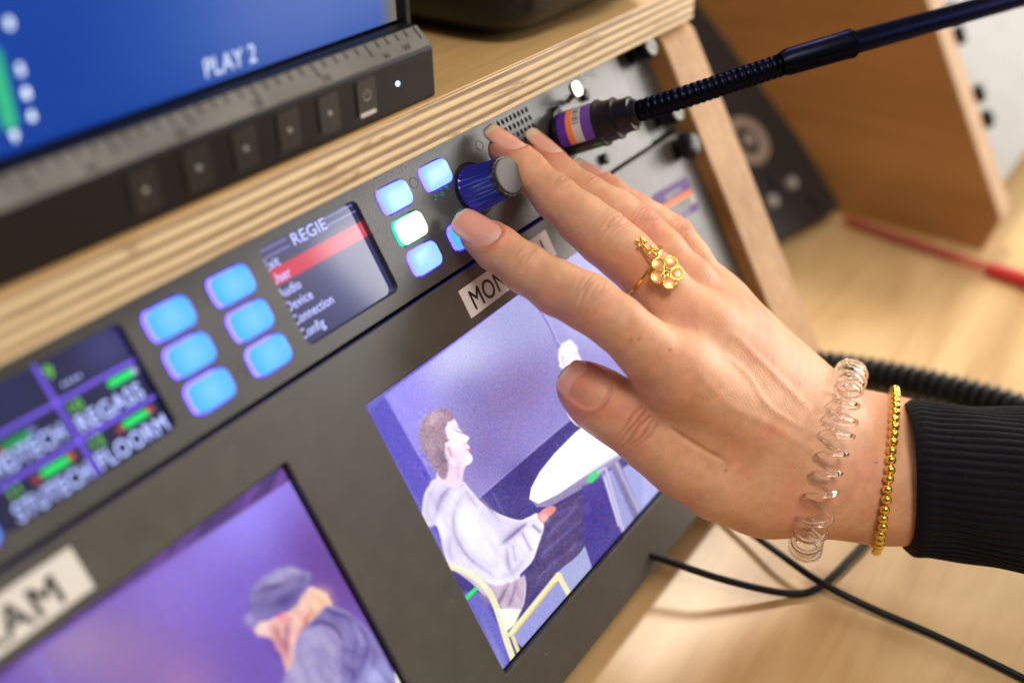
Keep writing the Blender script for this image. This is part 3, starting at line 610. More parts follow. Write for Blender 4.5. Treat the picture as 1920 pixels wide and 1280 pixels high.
    # trousers
    P_([(1018, 985), (1042, 950), (1092, 925), (1110, 955), (1103, 1000), (1088, 1035), (1052, 1066), (1000, 1115), (983, 1142), (978, 1100), (1000, 1050)], (74, 60, 116), 1.6, smooth=True)
    P_([(1092, 910), (1112, 905), (1130, 950), (1156, 1018), (1114, 1070), (1092, 1010)], (68, 56, 150), 1.6)
    for q in ((1030, 1000, 1085, 945), (1015, 1040, 1090, 975), (1005, 1085, 1080, 1020), (1040, 965, 1070, 950)): p.fold([q[:2], q[2:]], 3, (110, 94, 165), 0.55)
    p.cloth([(1018, 985), (1042, 950), (1092, 925), (1110, 955), (1088, 1035), (1052, 1066), (1000, 1115), (983, 1142), (978, 1100)], 19, 18, -50, (0.9, 0.85, 0.8), 5)
    # hoodie
    P_([(826, 893), (846, 900), (868, 902), (880, 915), (905, 942), (935, 962), (972, 974), (992, 968), (1008, 962), (1020, 985), (1010, 1020), (998, 1052), (975, 1078), (986, 1092), (978, 1140), (945, 1142), (920, 1128), (882, 1090), (845, 1062), (834, 1040), (824, 1000), (816, 984), (798, 985), (792, 962), (795, 930), (806, 908)], (240, 235, 250), 1.5, smooth=True)
    P_([(838, 1058), (880, 1075), (925, 1096), (962, 1090), (985, 1080), (978, 1142), (945, 1143), (918, 1126), (882, 1090)], (206, 184, 208), 2.5, smooth=True)
    P_([(892, 1110), (925, 1120), (945, 1143), (920, 1136)], (150, 120, 150), 2.5, 0.8); p.fold([(952, 1095), (940, 1120), (930, 1135)], 4, (130, 100, 140), 0.7); p.fold([(968, 1088), (962, 1115), (952, 1140)], 3, (150, 120, 160), 0.7)
    for q in ([(872, 906), (845, 912), (826, 935), (816, 965), (812, 984)], [(812, 918), (802, 940), (800, 970)]): p.fold(q, 4, (176, 158, 205), 0.7)
    P_([(804, 910), (818, 896), (846, 904), (872, 908), (850, 918), (832, 936), (822, 962), (814, 985), (799, 986), (792, 962), (796, 930)], (222, 214, 240), 2.5, 0.75, True); p.fold([(846, 912), (828, 932), (818, 962)], 4, (170, 152, 200), 0.7)
    p.fold([(866, 930), (855, 950), (850, 990), (862, 1020), (880, 1045), (905, 1065), (935, 1085)], 4, (186, 168, 208), 0.75)
    p.fold([(945, 1018), (955, 1000), (972, 985)], 4, (178, 160, 205), 0.7); p.fold([(950, 1025), (952, 1050), (960, 1075)], 4, (170, 152, 200), 0.7); p.fold([(962, 1025), (966, 1050)], 3, (190, 172, 214), 0.6); p.fold([(980, 1000), (995, 1030)], 3, (170, 150, 200), 0.7)
    p.fold([(893, 925), (920, 955), (938, 978)], 2.5, (150, 130, 180), 0.75); p.fold([(874, 922), (895, 950)], 2.5, (190, 172, 214), 0.6)
    p.blob((900, 1000), 35, (256, 252, 262), 0.6, ry=22, ang=40)
    p.cloth([(826, 893), (868, 902), (905, 942), (972, 974), (1008, 962), (1020, 985), (998, 1052), (978, 1140), (920, 1128), (845, 1062), (824, 1000), (798, 985), (795, 930)], 18, 22, 62)
    p.cloth([(870, 920), (925, 965), (940, 1010), (930, 1070), (880, 1030), (855, 980)], 10, 39, 50, seed=8)
    # hands
    P_([(940, 1018), (962, 1000), (984, 984), (972, 978), (940, 968), (905, 950), (898, 962), (925, 990)], (214, 204, 232), 4, 0.7); p.fold([(940, 1020), (966, 998), (990, 978)], 4, (132, 112, 168), 0.9); p.fold([(846, 1000), (842, 1030), (850, 1056)], 6, (188, 172, 214), 0.6); p.fold([(985, 1045), (965, 1070), (940, 1080)], 6, (196, 180, 218), 0.6); p.fold([(1000, 985), (1012, 996)], 3, (140, 124, 170), 0.7)
    P_([(1008, 966), (1022, 952), (1038, 948), (1042, 956), (1030, 968), (1018, 980)], (236, 138, 134), 1.4, smooth=True); p.blob((1020, 970), 8, (250, 205, 205), 0.8)
    # neck, face, ear, hair
    P_([(828, 870), (848, 850), (872, 868), (869, 885), (866, 905), (852, 914), (824, 902), (818, 890)], (243, 214, 236), 1.8, smooth=True)
    P_([(838, 790), (848, 783), (856, 792), (862, 803), (868, 812), (880, 820), (875, 830), (881, 838), (879, 846), (886, 856), (884, 866), (872, 873), (852, 872), (832, 858), (832, 828)], (250, 240, 252), 1.4, smooth=True)
    p.fold([(866, 860), (858, 882), (866, 905)], 5, (214, 178, 206), 0.5); p.blob((858, 858), 14, (226, 196, 222), 0.55, ry=20, ang=10); p.blob((852, 800), 8, (226, 200, 226), 0.5); p.fold([(855, 806), (867, 812)], 1.4, (140, 110, 150), 0.5); p.fold([(858, 800), (868, 805)], 1.3, (180, 140, 160), 0.5); p.fold([(876, 830), (870, 834)], 1.5, (200, 160, 180), 0.6); p.fold([(876, 842), (882, 845)], 2, (200, 120, 140), 0.7)
    P_([(787, 818), (789, 798), (800, 780), (812, 772), (828, 766), (842, 769), (849, 778), (848, 788), (838, 793), (836, 808), (840, 824), (833, 832), (834, 850), (838, 870), (839, 892), (828, 897), (816, 880), (804, 862), (792, 840)], (158, 124, 142), 2.2, smooth=True)
    p.blob((812, 785), 20, (206, 182, 196), 0.8, ry=12, ang=-25); p.blob((806, 830), 14, (176, 146, 162), 0.7, ry=26, ang=-25); p.blob((828, 860), 10, (112, 84, 118), 0.7, ry=20, ang=-15)
    P_([(834, 836), (840, 833), (850, 846), (855, 858), (848, 862), (838, 852)], (246, 206, 222), 1.3, smooth=True); p.fold([(841, 840), (848, 854)], 2, (214, 120, 140), 0.8)
    nz = vnoise(x, y, 3.0, 5); k = (x > 785) & (x < 842) & (y > 765) & (y < 900) & (p.c[:, 0] < 215); p.c[k] += ((nz[k]-0.5)*34)[:, None]
    # chair
    p.stroke([(846, 1062), (862, 1066), (885, 1078), (908, 1098), (924, 1122), (938, 1160), (950, 1200), (964, 1240)], 12.5, (232, 226, 188), 1.5); p.stroke([(850, 1060), (868, 1066), (890, 1079), (912, 1101)], 3.5, (252, 248, 226), 1.5, 0.7)
    P_([(935, 1140), (958, 1140), (978, 1142), (966, 1170), (948, 1185)], (240, 238, 226), 2)
    p.stroke([(958, 1188), (1047, 1078)], 12, (236, 228, 170), 1.5, smooth=False); p.stroke([(1047, 1078), (1070, 1118)], 10, (236, 228, 176), 1.5, smooth=False); p.stroke([(962, 1195), (974, 1226)], 8, (226, 214, 160), 1.5, smooth=False)
    p.stroke([(958, 1194), (1040, 1092)], 2.2, (190, 176, 120), 1.2, 0.7, smooth=False)
    P_([(872, 1117), (890, 1100), (897, 1104), (874, 1127)], (40, 230, 110), 1.3)
    n1 = vnoise(x, y, 2.2, 1)-0.5; n2 = vnoise(x, y, 2.2, 2)-0.5; dk = np.clip(1.15-p.c.mean(1)/230, 0, 1)
    p.c[:, 0] += n1*58*dk; p.c[:, 2] += n2*48*dk; p.c[:, 1] += (n1+n2)*16*dk
    lum = p.c.mean(1, keepdims=True); p.c += (lum-p.c)*0.10; p.c = 128+(p.c-128)*1.04
    p.blob((1130, 830), 110, (235, 232, 255), 0.22, ry=60, ang=-38); p.blob((900, 980), 90, (228, 222, 250), 0.16); p.blob((850, 830), 60, (226, 220, 252), 0.14)  # pale glare painted over the table and the seated man
    return p.c
def picture_left(x, y, u, v):
    kx = np.clip((x-450)/20, 0, 1)*np.clip((y-1050)/20, 0, 1)*np.clip((690-x)/20, 0, 1); x, y = x+(vnoise(x, y, 9, 11)-0.5)*5*kx, y+(vnoise(x, y, 9, 13)-0.5)*5*kx
    p = Paint(x, y, (112, 84, 176)); P_ = p.poly
    p.blob((470, 960), 190, (150, 134, 240), 1.0, ry=95, ang=-33); p.blob((330, 1090), 110, (140, 112, 206), 0.8); p.blob((150, 1210), 120, (152, 126, 172), 0.9, ry=80); p.blob((345, 1285), 75, (180, 128, 165), 0.5); p.blob((240, 1240), 80, (150, 112, 160), 0.5)
    p.blob((610, 1060), 60, (104, 64, 148), 0.85, ry=110, ang=-28); p.blob((440, 1120), 60, (124, 96, 200), 0.6)
    L = [(-60, 1330), (-60, 1280), (545, 862), (560, 885), (553, 896), (0, 1262), (-60, 1310)]
    P_([(-80, 1300), (545, 858), (575, 905), (551, 896), (40, 1240), (-60, 1330)], (92, 60, 134), 3)
    nz = vnoise(x*0.9+y*0.4, y*0.2, 13, 9); k = np.clip((x*0.66+y-1258)/-6, 0, 1)*np.clip((600-x)/50, 0, 1); p.c += (nz-0.5)[:, None]*np.array([46, 22, 52])*k[:, None]
    P_([(551, 896), (570, 890), (800, 1290), (735, 1290), (700, 1180)], (74, 46, 128), 3); p.stroke([(551, 896), (620, 1020), (705, 1178)], 4, (126, 96, 214), 2, 0.8, smooth=False); p.stroke([(553, 896), (300, 1062), (40, 1240)], 4, (160, 134, 232), 2.2, 0.7, smooth=False)
    p.blob((680, 1075), 30, (88, 44, 112), 0.6, ry=60, ang=-28)
    p.stroke([(70, 1236), (100, 1285)], 8, (140, 120, 215), 3, 0.7)
    # hair
    P_([(576, 1100), (598, 1103), (614, 1118), (623, 1134), (618, 1148), (600, 1152), (585, 1170), (572, 1195), (560, 1225), (552, 1290), (540, 1290), (534, 1248), (520, 1214), (505, 1196), (484, 1190), (476, 1180), (492, 1164), (530, 1150), (560, 1126)], (240, 196, 180), 2, smooth=True)
    p.blob((600, 1122), 20, (250, 206, 168), 0.95); p.fold([(560, 1150), (552, 1190), (545, 1240)], 6, (250, 204, 196), 0.8); p.fold([(540, 1160), (535, 1200), (540, 1240)], 5, (170, 110, 130), 0.75); p.fold([(515, 1165), (522, 1195), (535, 1225)], 5, (190, 120, 140), 0.6); p.blob((528, 1155), 8, (255, 130, 170), 0.85); p.blob((497, 1178), 10, (246, 214, 226), 0.8)
    p.fold([(582, 1140), (574, 1165), (560, 1200)], 4, (205, 120, 110), 0.7); p.blob((592, 1150), 8, (216, 146, 110), 0.5)
    p.cloth([(576, 1100), (623, 1134), (600, 1152), (560, 1225), (552, 1290), (534, 1248), (484, 1190), (530, 1150)], 34, 15, 68, (-0.45, -0.8, -0.6), 15)
    # body in a quilted vest, sleeve in front
    P_([(560, 1190), (585, 1162), (612, 1138), (632, 1135), (662, 1152), (690, 1180), (712, 1212), (730, 1250), (745, 1295), (540, 1295), (548, 1240)], (142, 134, 186), 1.8, smooth=True)
    P_([(556, 1205), (572, 1178), (600, 1168), (625, 1176), (640, 1200), (640, 1235), (632, 1295), (545, 1295)], (172, 162, 204), 2.2, smooth=True)
    p.fold([(575, 1176), (605, 1166), (632, 1180), (642, 1210)], 4, (96, 84, 140), 0.85)
    for q in ([(655, 1160), (668, 1195), (662, 1240)], [(680, 1180), (690, 1215), (672, 1262)], [(700, 1212), (702, 1240), (684, 1280)], [(640, 1240), (664, 1262), (660, 1290)], [(610, 1140), (640, 1152), (668, 1178)]): p.fold(q, 5, (98, 86, 150), 0.6)
    for q in ([(665, 1170), (680, 1205)], [(690, 1240), (700, 1275)], [(560, 1215), (590, 1205)]): p.fold(q, 7, (190, 180, 224), 0.5)
    p.blob((705, 1265), 24, (176, 182, 236), 0.8)
    p.cloth([(560, 1190), (612, 1138), (662, 1152), (712, 1212), (745, 1295), (540, 1295)], 28, 30, 55, seed=21)
    # flat cap
    P_([(460, 1168), (462, 1152), (470, 1135), (470, 1114), (480, 1094), (500, 1078), (528, 1064), (544, 1060), (560, 1066), (580, 1072), (580, 1084), (574, 1100), (560, 1124), (538, 1140), (510, 1150), (492, 1160), (480, 1176), (468, 1176)], (134, 124, 178), 1.8, smooth=True)
    p.blob((515, 1085), 28, (182, 174, 216), 0.8, ry=12, ang=-30); p.blob((535, 1125), 28, (88, 78, 138), 0.85, ry=12, ang=-30); p.blob((468, 1160), 9, (178, 166, 214), 0.8); p.fold([(482, 1112), (500, 1102), (520, 1100), (545, 1090)], 4, (92, 84, 132), 0.7); p.blob((565, 1085), 10, (104, 96, 150), 0.8); p.blob((548, 1070), 14, (190, 182, 214), 0.6, ry=6)
    # chair edge
    p.stroke([(712, 1182), (730, 1215), (742, 1250), (748, 1295)], 8, (232, 232, 208), 1.8); p.stroke([(708, 1184), (722, 1196)], 7, (150, 214, 200), 2); P_([(752, 1268), (764, 1262), (776, 1282), (760, 1290)], (30, 210, 110), 1.8)
    p.cloth([(460, 1168), (470, 1114), (528, 1064), (580, 1072), (560, 1124), (480, 1176)], 19, 24, -30, seed=31)
    n1 = vnoise(x, y, 2.2, 3)-0.5; p.c += n1[:, None]*np.array([12, 8, 12])
    return p.c
s1 = grid_screen('screen', 162.0, 316.0, 62.8, 159.6, -2.4, 0.22, picture_right, 'video_picture', tm); s1['label'] = 'right screen showing a seated man in a pale hoodie'
s0 = grid_screen('screen', -22.9, 131.1, 62.8, 159.6, -2.4, 0.33, picture_left, 'video_picture', tm); s0['label'] = 'left screen showing a bowed person in a flat cap'
# paper labels
def paper(u0, u1, v0, v1, skew, txt, tu, tv, size, sx, bold):
    lb = build('label', prism(MB(), [(u0, v0), (u1, v0+skew), (u1, v1+skew), (u0, v1)], 0.16, 0.01, P), 'label_paper', tm, smooth=False)
    sl = skew/(u1-u0)
    fr = lambda x, y, z: P(x, -y+(x-u0)*sl, z)
    t_ = text_mb(txt, PT, (0, 0), size, bold, 0, 1.0); a_ = np.concatenate(t_.v)[:, 0]; sx = sx/(a_.max()-a_.min())
    build('lettering', text_mb(txt, fr, (tu, -tv), size, bold, 0.19, sx), 'ink', lb, smooth=False)
    return lb
paper(213.8, 264.4, 50.4, 60.2, -1.0, 'MONITOR 1', 216.8, 58.7, 9.2, 42.5, 0.010)['label'] = 'white paper label reading MONITOR 1'
paper(14.0, 73.3, 49.6, 60.6, -0.4, 'PROGRAM', 18.5, 59.0, 9.8, 48.0, 0.022)['label'] = 'white paper label reading PROGRAM'
# inventory sticker at the right of the panel
stf = lambda x, y, z: P(332.0+x, 63.0+y+x*0.07, z)
st = build('sticker', prism(MB(), rrect(14, 6.6, 29, 15.2, 2.4), 0.10, 0.01, stf), 'lilac', tm, smooth=False); st['label'] = 'lilac sticker with orange band and barcode'
build('sticker_band', prism(MB(), [(-0.4, 4.6), (28.4, 4.6), (28.4, 7.0), (-0.4, 7.0)], 0.13, 0.09, stf), 'orange', st, smooth=False)
build('sticker_band', prism(MB(), [(-0.4, 7.0), (28.4, 7.0), (28.4, 10.8), (-0.4, 10.8)], 0.13, 0.09, stf), 'white_stk', st, smooth=False)
mb = MB(); xx = 5.5
rr_ = random.Random(3)
while xx < 25: w_ = rr_.choice([0.3, 0.45, 0.8]); prism(mb, [(xx, 7.3), (xx+w_, 7.3), (xx+w_, 10.4), (xx, 10.4)], 0.16, 0.12, stf); xx += w_+rr_.choice([0.35, 0.6])
build('barcode_bar', mb, 'mark_dim', st, smooth=False)
build('lettering', text_mb('eigendom', lambda x, y, z: stf(x, -y, z), (8, -3.4), 3.2, 0.01, 0.13), 'white_stk', st, smooth=False)
build('lettering', text_mb('000518', lambda x, y, z: stf(x, -y, z), (11, -13.4), 3.0, 0.01, 0.13), 'white_stk', st, smooth=False)
mb = MB(); 
build('amber_lettering', text_mb('88:', lambda x, y, z: P(363.2-y*0-(-y+0)*0+(-y), 107.5+x, z), (0, 0), 4.6, 0.01, 0.1), 'amber_mark', mface, smooth=False)
# ================================================================== COMPUTER MONITOR ON THE SHELF
ZS = 14.4
dm = thing('computer_monitor', 'black desktop monitor with blue picture standing on the plywood shelf', 'monitor', (100, 20, ZS))
XR = 225.8; XL = -305.0
fr3 = lambda y, z, x: np.array([x, y, z])
mb = MB(); prism(mb, [(-10.5, ZS+0.3), (-10.5, 29.8), (-4.6, 35.2), (0.2, 35.6), (0.2, 33.0), (6, 33.0), (22, 40), (22, ZS+0.3)], XL, XR, fr3); bz = build('bezel', mb, 'bezel', dm, smooth=False, bevel=0.9, seg=3)
nrm = np.array([0, -(35.2-29.8), 4.6-10.5+0.0]); 
d1 = np.array([0, 5.9, 5.4]); d1 /= np.linalg.norm(d1); nn = np.array([0, -d1[2], d1[1]])
sl0 = np.array([0, -10.5, 29.8])
fs = lambda x, y, z: np.array([x, 0, 0])+sl0+d1*y+nn*z
build('scale_strip', prism(MB(), [(XL+1, 0.5), (XR-0.8, 0.5), (XR-0.8, 7.6), (XL+1, 7.6)], 0.25, 0.0, fs), 'bezel_strip', dm, smooth=False)
mb = MB(); k = 0; x = XR-3
while x > 60:
    L = 4.2 if k % 5 == 0 else 2.4; prism(mb, [(x, 7.4-L), (x+0.7, 7.4-L), (x+0.7, 7.4), (x, 7.4)], 0.33, 0.24, fs); x -= 4.05 if k % 2 else 4.35; k += 1
sc2 = build('tick', mb, 'mark_dim', dm, smooth=False)
for k, x in enumerate((214, 205.5, 181, 157, 133, 109)):
    build('lettering', text_mb(('W', 'in', '10', '20', '30', '40')[k], fs, (x, 1.2), 3.2, 0.01, 0.33), 'mark_dim', dm, smooth=False)
for (a, b) in ((XR-2.6, XR), (XL, XL+2.6)):
    mb = MB(); box(mb, (a, -2.5, 34), (b, 20, 330)); build('side_frame', mb, 'bezel', dm, smooth=False, bevel=0.6)
mb = MB(); box(mb, (XL+1, 3, 34), (XR-1, 22, 328)); build('back_shell', mb, 'bezel', dm, smooth=False)
ff = lambda x, z, w: np.array([x, -10.5-w, z])
BT = [195.3, 180.5, 165.8, 150.9, 136.2, 120.9]
for i, x in enumerate(BT):
    build('button_recess', prism(MB(), rrect(x, 22.8, 8.6, 11.4, 1.2), 0.12, -0.3, ff), 'gap_black', dm, smooth=False)
    sk_ = build('button', prism(MB(), rrect(x, 22.8, 7.2, 10.0, 0.9), 0.55, -0.2, ff), 'button_black', dm, smooth=False, bevel=0.25)
    if i == 0:
        sk_['label'] = 'power button with white bar'
        a = [ff(x+1.4*math.cos(t), 23.6+1.4*math.sin(t), 0.62) for t in np.linspace(math.radians(125), math.radians(415), 16)]
        m = tube(MB(), a, 0.16, 6); tube(m, [ff(x, 23.8, 0.62), ff(x, 25.6, 0.62)], 0.16, 6); build('power_mark', m, 'gray_mark', sk_)
        build('white_bar', prism(MB(), rrect(x, 18.4, 6.2, 1.1, 0.2, 2), 0.68, 0.5, ff), 'white_stk', sk_, smooth=False)
    else:
        build('dot', ball(MB(), ff(x, 22.8, 0.45), 0.75, 12), 'gray_mark', sk_)
glow('blue_led', (0.25, 0.62, 1.0), 9)
build('power_light', ball(MB(), ff(208.9, 23.0, -0.1), 0.62, 14), 'blue_led', dm)
painted('desktop_picture', strength=1.0, gloss=0.35, coat=0.15)
def desk_pic(x, y, u, z):
    p = Paint(u, z, (0, 62, 158)); p.mix(np.clip((u-118)/75, 0, 1), (78, 110, 186)); p.mix(np.clip((z-55)/60, 0, 1)*0.4, (30, 80, 170)); p.mix(np.clip((48-z)/14, 0, 1)*0.35, (20, 60, 150))
    p.mix(np.clip((u-216)/5, 0, 1), (124, 116, 110)); p.blob((175, 55), 22, (104, 120, 196), 0.5); return p.c
sd = grid_screen('screen', -302, 223.2, 36.2, 327, 1.0, 2.0, desk_pic, 'desktop_picture', dm, fr=lambda U_, V_, w: np.stack([U_, U_*0+1.0, V_], -1))
glow('white_dot', tuple(lin((225, 240, 255))), 1.7); glow('green_bar', tuple(lin((0, 185, 130))), 1.0); glow('title_text', tuple(lin((215, 228, 255))), 1.1)
fd = lambda x, y, z: np.array([x, 1.0-z, y])
build('lettering', text_mb('PLAY 2', fd, (151.8, 38.2), 6.5, 0.008, 0.15, 0.83), 'title_text', sd, smooth=False)
for i, (x, z, s_) in enumerate(((107.0, 62.0, '0'), (106.6, 52.6, '5'), (106.4, 47.6, '8'), (106.2, 42.8, '6'), (101.3, 39.8, '9'))):
    build('lettering', text_mb(s_, fd, (x-0.9, z-1.0), 2.9, 0.06, 0.15), 'white_dot', sd, smooth=False)
build('level_bar', prism(MB(), [(99.2, 41.6), (102.6, 41.6), (103.4, 57.5), (99.8, 57.5)], 0.2, 0.05, fd), 'green_bar', sd, smooth=False)
# ================================================================== LOUDSPEAKER ON THE SHELF
sp = thing('loudspeaker', 'black rounded loudspeaker standing on the shelf beside the monitor', 'speaker', (322, 40, ZS))
def superbox(c, a, e=4.0, n=48):
    m = MB(); v = []; pw = lambda q: math.copysign(abs(q)**(2/e), q)
    for j in range(n//2+1):
        t = math.pi*j/(n//2)-math.pi/2
        for i in range(n):
            q = 2*math.pi*i/n; v.append((c[0]+a[0]*pw(math.cos(t))*pw(math.cos(q)), c[1]+a[1]*pw(math.cos(t))*pw(math.sin(q)), c[2]+a[2]*pw(math.sin(t))))
    return m.add(v, [(j*n+i, j*n+(i+1) % n, (j+1)*n+(i+1) % n, (j+1)*n+i) for j in range(n//2) for i in range(n)])
build('speaker_body', superbox((322, 50, ZS+70.6), (52, 60, 70.6), 6.5, 96), 'satin_black', sp)
wf = build('woofer', lathe(MB(), (322, -8.6, ZS+54), (0, -1, 0), [(0, 38), (2.5, 37), (3.5, 34), (1.5, 30), (-3, 20), (-6, 8), (-4, 5)], 64), 'satin_black', sp)
build('woofer_ring', lathe(MB(), (322, -10.8, ZS+54), (0, -1, 0), [(0, 38.5), (1.6, 38), (1.8, 35)], 64, caps=False), 'ring_metal', wf)
# ================================================================== SECOND RACK, CONTROL BOX, PEN, CABLES
c2, sh2 = cabinet('brown sided rack cabinet standing to the right behind the red pen', 612.0, 1094.5, -36, False, 22.0)
P2 = lambda u, v, w: P(u, v, w)+np.array([0, -36., 0])
box_ = MB(); box(box_, (588, -20, -1.5), (1119, 262, 14)); build('shelf', box_, 'oak', c2, smooth=False, bevel=0.6)
u2 = thing('rack_unit', 'grey rack unit with black screws at the far right edge', 'rack unit', P2(800, 60, 0))
mb = MB(); box(mb, (612.6, 7, 1.5), (1094, 158, -3), P2); build('faceplate', mb, 'far_gray', u2, smooth=False, bevel=0.6)
for v in (50.0, 64.0, 100.0, 116.0):
    build('screw', lathe(MB(), P2(621, v, 1.5), Wn, [(0, 4.6), (3, 4.6), (3.4, 5.4), (7.0, 5.4), (9.2, 3.2)], 24), 'satin_black', u2)
cb = thing('control_box', 'black tilted control box with a silver ring between the racks', 'control box', (548, -10, ZD))
e0 = np.array([503., -8., ZD+0.2]); e1 = np.array([583., -27.5, ZD+0.2]); ed = (e1-e0)/np.linalg.norm(e1-e0); W_ = np.linalg.norm(e1-e0)
upv = hit(1322, 35, np.array([0, 0, 1.]), -75) - e1
bk = np.cross(np.array([0, 0, 1.]), ed); tl = bk*0.72+np.array([0, 0, 0.69]); tl /= np.linalg.norm(tl); nf = np.cross(ed, tl)
if nf[2] < 0: nf = -nf
fc_ = lambda a, b, c: e0+ed*a+tl*b+nf*c
mb = MB(); prism(mb, rrect(W_/2, 80, W_, 160, 4), 12, 0.3, lambda a, b, c: fc_(a, b, c-0)); cbb = build('case', mb, 'black_plastic', cb, smooth=False, bevel=1.2, seg=3)
build('stand', box(MB(), (W_*0.2, 70, -30), (W_*0.8, 78, 0.2), fc_), 'gap_black', cb, smooth=False)
rg = build('dial_ring', lathe(MB(), fc_(W_*0.47, 62, 12), nf, [(0, 16.5), (1.6, 16), (2.0, 14), (1.2, 9.5), (0.4, 9)], 48, caps=False), 'ring_metal', cb)
build('dial', lathe(MB(), fc_(W_*0.47, 62, 12), nf, [(0, 9), (2.2, 7.5), (2.6, 3.0)], 32), 'black_plastic', cb)
build('dial_centre', lathe(MB(), fc_(W_*0.47, 62, 14.5), nf, [(0, 4.5), (0.8, 3.6)], 24), 'ring_metal', cb)
for (a, b) in ((0.30, 104), (0.64, 27), (0.36, 22), (0.50, 33), (0.78, 12)):
    build('small_knob', lathe(MB(), fc_(W_*a, b, 12), nf, [(0, 4.0), (3, 3.6), (3.4, 2.2)], 24), 'gray_mark' if b in (27, 22) else 'black_plastic', cb)
def deskpt(x, y, z): return hit(x, y, np.array([0, 0, 1.]), z)
pn = thing('pen', 'red ballpoint pen lying on the desk by the brown cabinet', 'pen', deskpt(1760, 470, ZD))
pa = deskpt(1585, 412, ZD+4); pb = deskpt(1862, 506, ZD+4); pc = deskpt(1950, 535, ZD+4.6); pd = (pb-pa)/np.linalg.norm(pb-pa)
build('barrel', tube(MB(), [pa, pa+(pb-pa)*0.55, pb], 2.5, 20), 'clear_red', pn)
build('refill', tube(MB(), [pa+pd*2, pa+(pb-pa)*0.8], 1.5, 12), 'red', pn)
build('cap', lathe(MB(), pb-pd*3, pc-pb, [(0, 3.6), (1, 4.2), (30, 4.1), (33, 3.2)], 24), 'red', pn)
def cable(name, label, px, r, zz, group=None):
    pts = catmull([deskpt(x, y, z) for (x, y), z in zip(px, zz)], 14)
    o = build(name, tube(MB(), pts, r, 16), 'cable'); tag(o, label, 'cable', group); return o
cable('cable', 'thin black cable running straight to the lower right corner', [(1340, 950), (1400, 993), (1465, 1040), (1540, 1092), (1640, 1142), (1760, 1194), (1925, 1274), (2050, 1340)], 1.35, [ZD+3, ZD+5, ZD+7, ZD+5.4, ZD+3, ZD+2, ZD+1.5, ZD+1.5], 'thin black cables on the desk')
cable('cable', 'thin black cable curving from the monitor panel up behind the bead bracelet', [(1180, 1030), (1240, 1047), (1300, 1068), (1350, 1084), (1420, 1102), (1480, 1112), (1520, 1108), (1552, 1088), (1590, 1050), (1632, 1005), (1690, 930), (1740, 860)], 1.35, [ZD+16, ZD+14, ZD+12, ZD+9, ZD+5, ZD+2, ZD+1.5, ZD+1.5, ZD+2, ZD+2, ZD+2, ZD+2], 'thin black cables on the desk')
cp_ = catmull([deskpt(x, y, ZD+8.2) for x, y in [(1440, 690), (1530, 686), (1620, 697), (1720, 716), (1810, 738), (1900, 764), (2000, 800)]], 90)
sg_ = np.concatenate([[0], np.cumsum(np.linalg.norm(np.diff(cp_, axis=0), axis=1))]); fi = np.arange(0, sg_[-1], 0.35)
pf = np.stack([np.interp(fi, sg_, cp_[:, i]) for i in range(3)], 1)
o = build('coiled_cable', tube(MB(), pf, 5.6+2.2*np.abs(np.sin(fi*math.pi/4.6)), 28), 'cable', angle=60); tag(o, 'thick black coiled cable lying on the desk behind the wrist', 'cable')
# ================================================================== THE HAND (one continuous surface from a smooth distance field)
def C3(x, y, z): return np.array([(x-960)*z/F, (y-640)*z/F, z])     # lens space: x right, y down, z away, mm
def w2c(p): return (np.asarray(p)-CAM) @ M
def c2w(p): return np.asarray(p) @ M.T + CAM
def rc(p, a, b, ra, rb):
    """round cone (tapered limb) distance"""
    ba = b-a; l2 = ba@ba; rr = ra-rb; a2 = l2-rr*rr; il2 = 1.0/l2
    pa = p-a; y = pa@ba; z = y-l2; q = pa*l2-y[:, None]*ba; x2 = np.einsum('ij,ij->i', q, q); y2 = y*y*l2; z2 = z*z*l2
    k = np.sign(rr)*rr*rr*x2
    d = (np.sqrt(x2*a2*il2)+y*rr)*il2-ra
    d = np.where(np.sign(z)*a2*z2 > k, np.sqrt(x2+z2)*il2-rb, d); d = np.where(np.sign(y)*a2*y2 < k, np.sqrt(x2+y2)*il2-ra, d)
    return d
def smin(a, b, k):
    h = np.maximum(k-np.abs(a-b), 0)/k; return np.minimum(a, b)-h*h*k*0.25
def ell(p, c, r, axes):
    q = (p-c)@np.asarray(axes).T/np.asarray(r); k = np.linalg.norm(q, axis=1); g = np.linalg.norm(q/np.asarray(r), axis=1)
    return k*(k-1)/np.maximum(g, 1e-6)
# joints: (x, y, depth, radius in mm)
FING = {
 'index':  [(897, 441, 317, 6.1), (934, 467, 315, 6.75), (985, 503, 311, 7.15), (1045, 540, 307, 7.9), (1103, 567, 303, 8.35), (1158, 606, 303, 8.0), (1205, 648, 306, 8.6), (1272, 702, 312, 10.4)],
 'middle': [(946, 280, 333, 5.6), (985, 318, 330, 6.2), (1043, 371, 325, 6.7), (1092, 412, 322, 7.7), (1134, 446, 319, 8.3), (1175, 480, 319, 8.2), (1225, 528, 321, 8.8), (1318, 618, 325, 10.0)],
 'ring':   [(1018, 286, 349, 5.4), (1050, 330, 346, 6.0), (1098, 366, 342, 6.6), (1150, 398, 338, 7.4), (1196, 432, 335, 7.9), (1240, 474, 335, 7.6), (1290, 528, 336, 8.2), (1372, 612, 339, 9.3)],
 'pinky':  [(1104, 331, 364, 4.7), (1142, 360, 361, 5.2), (1190, 396, 357, 5.8), (1225, 420, 354, 6.4), (1262, 446, 351, 6.9), (1294, 486, 351, 6.6), (1332, 540, 352, 7.2), (1392, 618, 354, 8.6)]}
FING = {k: [(C3(x, y, z), r) for x, y, z, r in v] for k, v in FING.items()}
